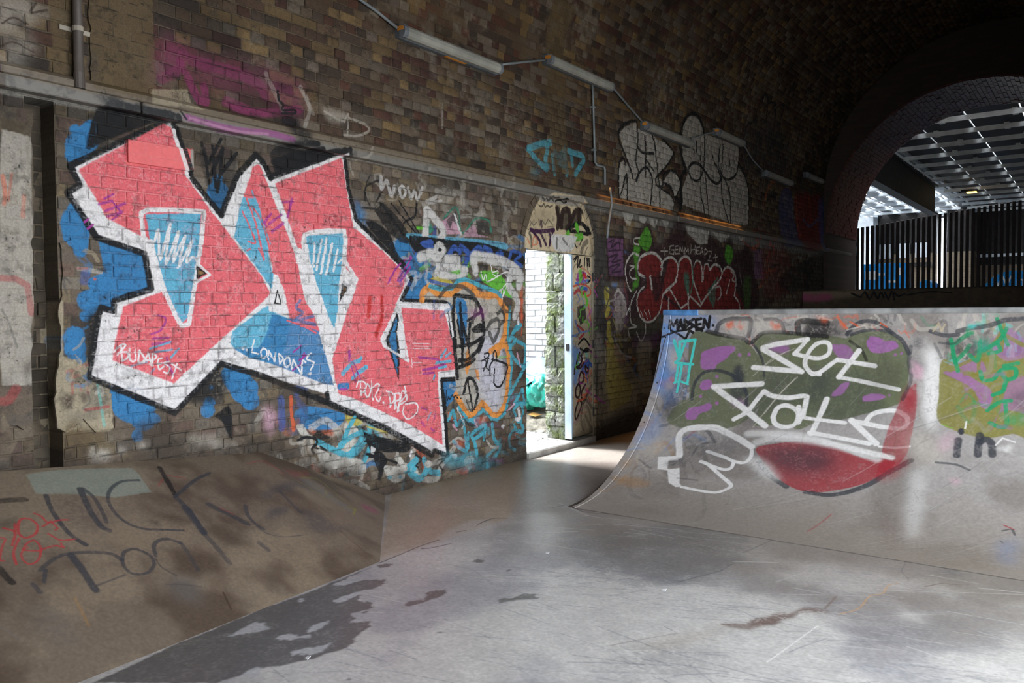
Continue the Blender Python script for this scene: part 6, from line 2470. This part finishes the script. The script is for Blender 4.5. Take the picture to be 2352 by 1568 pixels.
so = tp.modifiers.new('thick', 'SOLIDIFY'); so.thickness = .006
tag(tp, 'pale blue plastic sheeting heaped over the green sacks', 'sheeting')
sk = sack('stuffed_bag', (-.95, 8.36, .66), (.42, .13, .14), 12, M_TARP, 'pale bag of rubbish under the blue sheeting', .3, False)
sk['group'] = 'rubbish under the sheeting'
lf = MB().add(*grid((-.93, 8.02, .25), (-.80, 8.0, .235), (-.78, 8.10, .25), (-.92, 8.12, .27), 3, 3)).build('dry_leaf', pmat('dry_leaf', (.42, .22, .06), .8, bump=.1))
tag(lf, 'dry orange brown leaf lying on the rubble ledge', 'leaf')
M_PEB = pmat('grey_pebble', (.34, .33, .30), .9, var=.4, bump=.2)
mb = MB()
for i in range(90):
    x, y = RNG.uniform(-1.4, -.15), RNG.uniform(7.45, 7.98)
    if x > -.38 and y > 7.57: y = RNG.uniform(7.4, 7.56)
    if x < -.45 and y < 7.85: continue
    rr = RNG.uniform(.008, .022)
    v = [(x + rr * RNG.uniform(.7, 1.2) * a, y + rr * RNG.uniform(.7, 1.2) * b3, .06 + rr * .5 + rr * .7 * c) for a, b3, c in ((1, 0, 0), (-1, 0, 0), (0, 1, 0), (0, -1, 0), (0, 0, 1), (0, 0, -1))]
    mb.add(v, [(0, 2, 4), (2, 1, 4), (1, 3, 4), (3, 0, 4), (2, 0, 5), (1, 2, 5), (3, 1, 5), (0, 3, 5)])
tag(mb.build('gravel', M_PEB), 'loose gravel at the foot of the mossy pier', 'gravel', kind='stuff')

# small litter on the floor
M_SCRAP = pmat('white_scrap', (.8, .8, .8), .6, var=.05, bump=0)
for px_, lab in (((1257, 1271), 'small white scrap of litter on the floor in front of the doorway reflection'), ((1525, 1356), 'tiny white scrap of litter in the middle of the grey floor'), ((706, 1512), 'white scrap of litter on the wet patch beside the bank')):
    x, y, _ = hit_floor(*px_)
    o = MB().add(*grid((x - .012, y - .006, .001), (x + .013, y - .01, .002), (x + .011, y + .01, .009), (x - .01, y + .008, .004), 2, 2)).build('litter_scrap', M_SCRAP)
    so = o.modifiers.new('thick', 'SOLIDIFY'); so.thickness = .0015
    tag(o, lab, 'litter')

# ------------------------------------------------------------------ fence at the far end
M_FENCE = pmat('dark_brown_paling', (.022, .014, .012), .6, var=.3, bump=.1)
fence = empty('paling_fence', (2.7, 20.0, PH))
tag(fence, 'tall dark paling fence of upright bars on the far platform', 'fence')
x = .06
bm_ = {}
while x < 5.7:
    top = 3.40 + (x - .06) * .115
    hh = top - PH
    o = bpy.data.objects.new('bar', bm_.get('m') or MB().box((-.032, -.02, 0), (.032, .02, 1), .006).build('bar', M_FENCE).data)
    if 'm' not in bm_:
        bm_['m'] = o.data
        d = [q for q in COL.objects if q.name == 'bar'][0]; bpy.data.objects.remove(d)
        o.name = 'bar'
    COL.objects.link(o); o.parent = fence
    o.location = (x - 2.7, 0, .002); o.scale = (1, 1, hh)
    x += .107
for z in (1.95,):
    MB().box((.02 - 2.7, .022, z - PH - .03), (5.75 - 2.7, .05, z - PH + .03)).build('rail', M_FENCE, fence)

# ------------------------------------------------------------------ canopy and yard beyond the arch
mb = MB(); mb.box((-30, 20.4, -.3), (30, 70, .9))
tag(mb.build('far_ground', pmat('dark_asphalt', (.07, .07, .07), .85, bump=.1)), 'paved yard beyond the fence', 'ground', kind='structure')
can = empty('canopy', (0, 30, 6))
tag(can, 'dark steel canopy roof with white cross beams beyond the arch', 'canopy')
M_DECK = pmat('dark_roof_deck', (.016, .016, .018), .6, bump=.1)
M_PUR = pmat('pale_steel_beam', (.80, .80, .78), .5, var=.12, bump=.05)
M_RAILW = pmat('white_steel', (.75, .78, .80), .45, var=.08, bump=.03)
xs = [-.4, .8, 1.93, 3.07, 4.2, 5.35, 6.5, 7.65, 8.8, 12.0]
for a, b2 in zip(xs[:-1], xs[1:]):
    child(MB().box((a + .016, 20.5, 6.22), (b2 - .016, 50, 6.27)).build('deck_panel', M_DECK), can)
for k in range(18):
    y = 20.3 + 1.63 * k
    m_ = MB().box((-.35, y - .012, 5.98), (12, y + .012, 6.10))
    p_ = child(m_.build('purlin', M_PUR), can)
    if k < 5:
        hb = MB()
        for q in range(40):
            xx_ = .1 + q * .16
            hb.tube([(xx_, y - .016, 6.04), (xx_, y - .010, 6.04)], .014, 6)
        h_ = hb.build('holes', M_IRON, p_); h_.matrix_parent_inverse = Matrix.Translation(-can.location)
        h_['kind'] = 'stuff'
    if k < 10:
        for xx_ in (1.0 + .35 * (k % 2), 2.6 + .3 * (k % 2), 4.0):
            child(MB().box((xx_, y + .4, 6.10), (xx_ + .12, y + .75, 6.215)).build('hanger', M_PUR), can)
M_STIF = pmat('grey_stiffener', (.12, .12, .115), .6, bump=.05)
M_GIRD = pmat('dark_girder', (.05, .048, .045), .6, bump=.1)
gir = child(MB().box((-.43, 20.5, 4.98), (-.37, 33.2, 6.1)).box((-.55, 20.5, 5.96), (-.25, 33.2, 6.02)).box((-.55, 20.5, 4.95), (-.25, 33.2, 5.0)).build('girder', M_GIRD), can)
for k in range(17):
    y = 20.9 + .72 * k
    o = MB().box((-.37, y - .03, 5.0), (-.26, y + .03, 5.96)).build('stiffener', M_STIF, gir); o.matrix_parent_inverse = Matrix.Translation(-can.location)
can2 = empty('side_canopy', (-4, 30, 6))
tag(can2, 'bright side canopy of white beams left of the girder', 'canopy')
M_LDECK = pmat('pale_roof_sheet', (.30, .33, .36), .5, var=.2, bump=.05)
x = -9.0
while x < -.7:
    child(MB().box((x, 20.5, 6.24), (x + .72, 46, 6.28)).build('roof_sheet', M_LDECK), can2)
    child(MB().box((x + .60, 20.5, 6.12), (x + .70, 46, 6.2)).build('rafter', M_RAILW), can2)
    x += .82
for k in range(16):
    child(MB().box((-9, 21 + 1.7 * k, 6.0), (-.6, 21.12 + 1.7 * k, 6.1)).build('purlin', M_RAILW), can2)
lamp = empty('canopy_lamp', (2.2, 29.8, 5.9))
tag(lamp, 'small lit amber lamp hanging under the dark canopy', 'lamp')
lx, ly, _ = 0, 0, 0
tt = (5.80 - 1.5) / ray(2232, 442)[2]
lp = CAM + ray(2232, 442) * tt
lamp.location = lp
child(MB().box(lp - [.36, .10, -.03], lp + [.20, .10, .12], .02).build('housing', M_IRON), lamp)
child(MB().box(lp - [.16, .09, .02], lp + [.16, .09, .03], .01).build('diffuser', glow('amber_light', (1, .62, .12), 6.0)), lamp)
# far buildings
M_SIDE = pmat('dark_blocker_wall', (.05, .045, .04), .8)
mb = MB(); mb.box((12.05, 20, .9), (12.4, 52, 8)); mb.box((-9.6, 20, .9), (-9.3, 35, 8))  # both out of view, added to darken the yard beyond the arch
tag(mb.build('far_daylight_blocker', M_SIDE), 'unseen dark walls added to keep side daylight out of the far yard', 'wall', kind='structure')
M_TAN = far_brick('tan_brick', (.30, .22, .15), (.24, .17, .11), (.30, .26, .2), 'XZ')
M_FDK = pmat('dark_cladding', (.035, .03, .028), .7, bump=.1)
M_FW = pmat('white_render', (.78, .80, .82), .7, var=.1, bump=.1)
bld = empty('brick_building', (4, 44, .9))
tag(bld, 'tan brick building under the canopy behind the fence', 'building')
child(MB().box((-.2, 44, .9), (16, 46, 3.55)).build('wall', M_TAN), bld)
child(MB().box((-.2, 43.9, 3.55), (16, 46, 6.2)).build('upper_wall', M_FDK), bld)
child(MB().box((-.2, 43.6, 3.92), (16, 43.75, 4.05)).build('rail', M_RAILW), bld)
for k in range(6):
    child(MB().box((3.4 + k * .5, 43.8, 5.2), (3.7 + k * .5, 43.9, 5.9)).build('window', M_LDECK), bld)
for k in range(3):
    child(MB().box((2.9 + k * .55, 43.75, 4.9), (3.25 + k * .55, 43.85, 4.98)).build('lamp', glow('amber_strip', (1, .6, .12), 4.0)), bld)
wb = empty('white_building', (-6, 42, .9))
tag(wb, 'bright white building in daylight at the left end of the fence', 'building')
child(MB().box((-16, 42, .9), (-4.4, 44, 6.0)).build('wall', M_FW), wb)
for xa, xb in ((-4.4, -1.97), (-1.36, -.25)):
    child(MB().box((xa, 43, .9), (xb, 44.5, 4.2)).build('brick_wall', M_TAN), wb)
    child(MB().box((xa, 43, 4.2), (xb, 44.5, 8)).build('upper_wall', M_FDK), wb)
child(MB().box((-8, 58, .9), (4, 59, 9)).build('rear_wall', M_FW), wb)
child(MB().box((-4.4, 42.8, 3.55), (-1.97, 42.95, 3.75)).build('rail', M_FDK), wb)
for k in range(3):
    child(MB().box((-4.3 + k * .8, 42.9, 4.0), (-3.75 + k * .8, 43.02, 4.7)).build('window', M_FW), wb)
M_BLUE = pmat('bright_blue_vinyl', (.02, .30, .72), .45, var=.08, bump=.03)
hd = empty('blue_hoarding', (-2.6, 36, 2.3))
tag(hd, 'bright blue hoarding behind the left part of the fence', 'hoarding')
for k in range(3):
    child(MB().box((-3.5 + k * .6, 36, 2.15), (-2.92 + k * .6, 36.06, 3.40), .01).build('panel', M_BLUE), hd)
for x, z, dx, dz in ((-3.4, 2.75, .5, .35), (-2.95, 2.9, .32, .12), (-2.55, 2.6, .4, .1), (-2.1, 2.9, .2, .3)):
    child(MB().box((x, 35.985, z), (x + dx, 36.0, z + dz)).build('white_mark', M_FW), hd)
for x in (-3.5, -2.3, -1.72):
    child(MB().box((x, 36.06, .9), (x + .05, 36.12, 3.40)).build('post', M_FDK), hd)


def dome(name, cx, y, z0, r, h, label):
    e = empty(name, (cx, y, .9)); tag(e, label, 'kiosk')
    v, f = [], []
    n, m_ = 20, 6
    for j in range(m_ + 1):
        yy_ = y + j * .25
        for i in range(n + 1):
            a = math.pi * i / n
            v.append((cx - r * math.cos(a), yy_, z0 + h * math.sin(a)))
    for j in range(m_):
        for i in range(n):
            k = j * (n + 1) + i
            f.append((k, k + 1, k + n + 2, k + n + 1))
    f.append(tuple(range(n + 1)))
    child(MB().add(v, f).build('roof', M_BLUE), e)
    child(MB().box((cx - r, y + .02, .9), (cx + r, y + 1.4, z0)).build('base', M_BLUE), e)
    return e


dome('blue_kiosk', -1.13, 36, 2.2, .34, .48, 'small blue rounded kiosk roof behind the middle of the fence')
kd = dome('blue_kiosk', 1.95, 36, 2.0, 1.1, .95, 'larger blue rounded kiosk with white letters behind the fence at the right')
cu = bpy.data.curves.new('lettering', 'FONT')
cu.body = 'Wne'; cu.size = .62; cu.extrude = .01; cu.align_x = 'LEFT'; cu.space_character = 1.35
tx = bpy.data.objects.new('lettering', cu); COL.objects.link(tx)
tx.rotation_euler = (math.pi / 2, 0, 0); tx.location = (1.22, 35.97, 2.33)
tm = bpy.data.meshes.new_from_object(tx)
bpy.data.objects.remove(tx)
tm.materials.clear(); tm.materials.append(M_FW)
to = bpy.data.objects.new('lettering', tm); COL.objects.link(to)
to.rotation_euler = (math.pi / 2, 0, 0); to.location = (1.22, 35.97, 2.33)
bpy.context.view_layer.update()
child(to, kd)

# added amber fill along the ledge, no lamp stands there
ledge_fill(8.1, 10.0, 3.02, .075, 2.2)
ledge_fill(10.3, 12.6, 3.02, .075, 3.5)
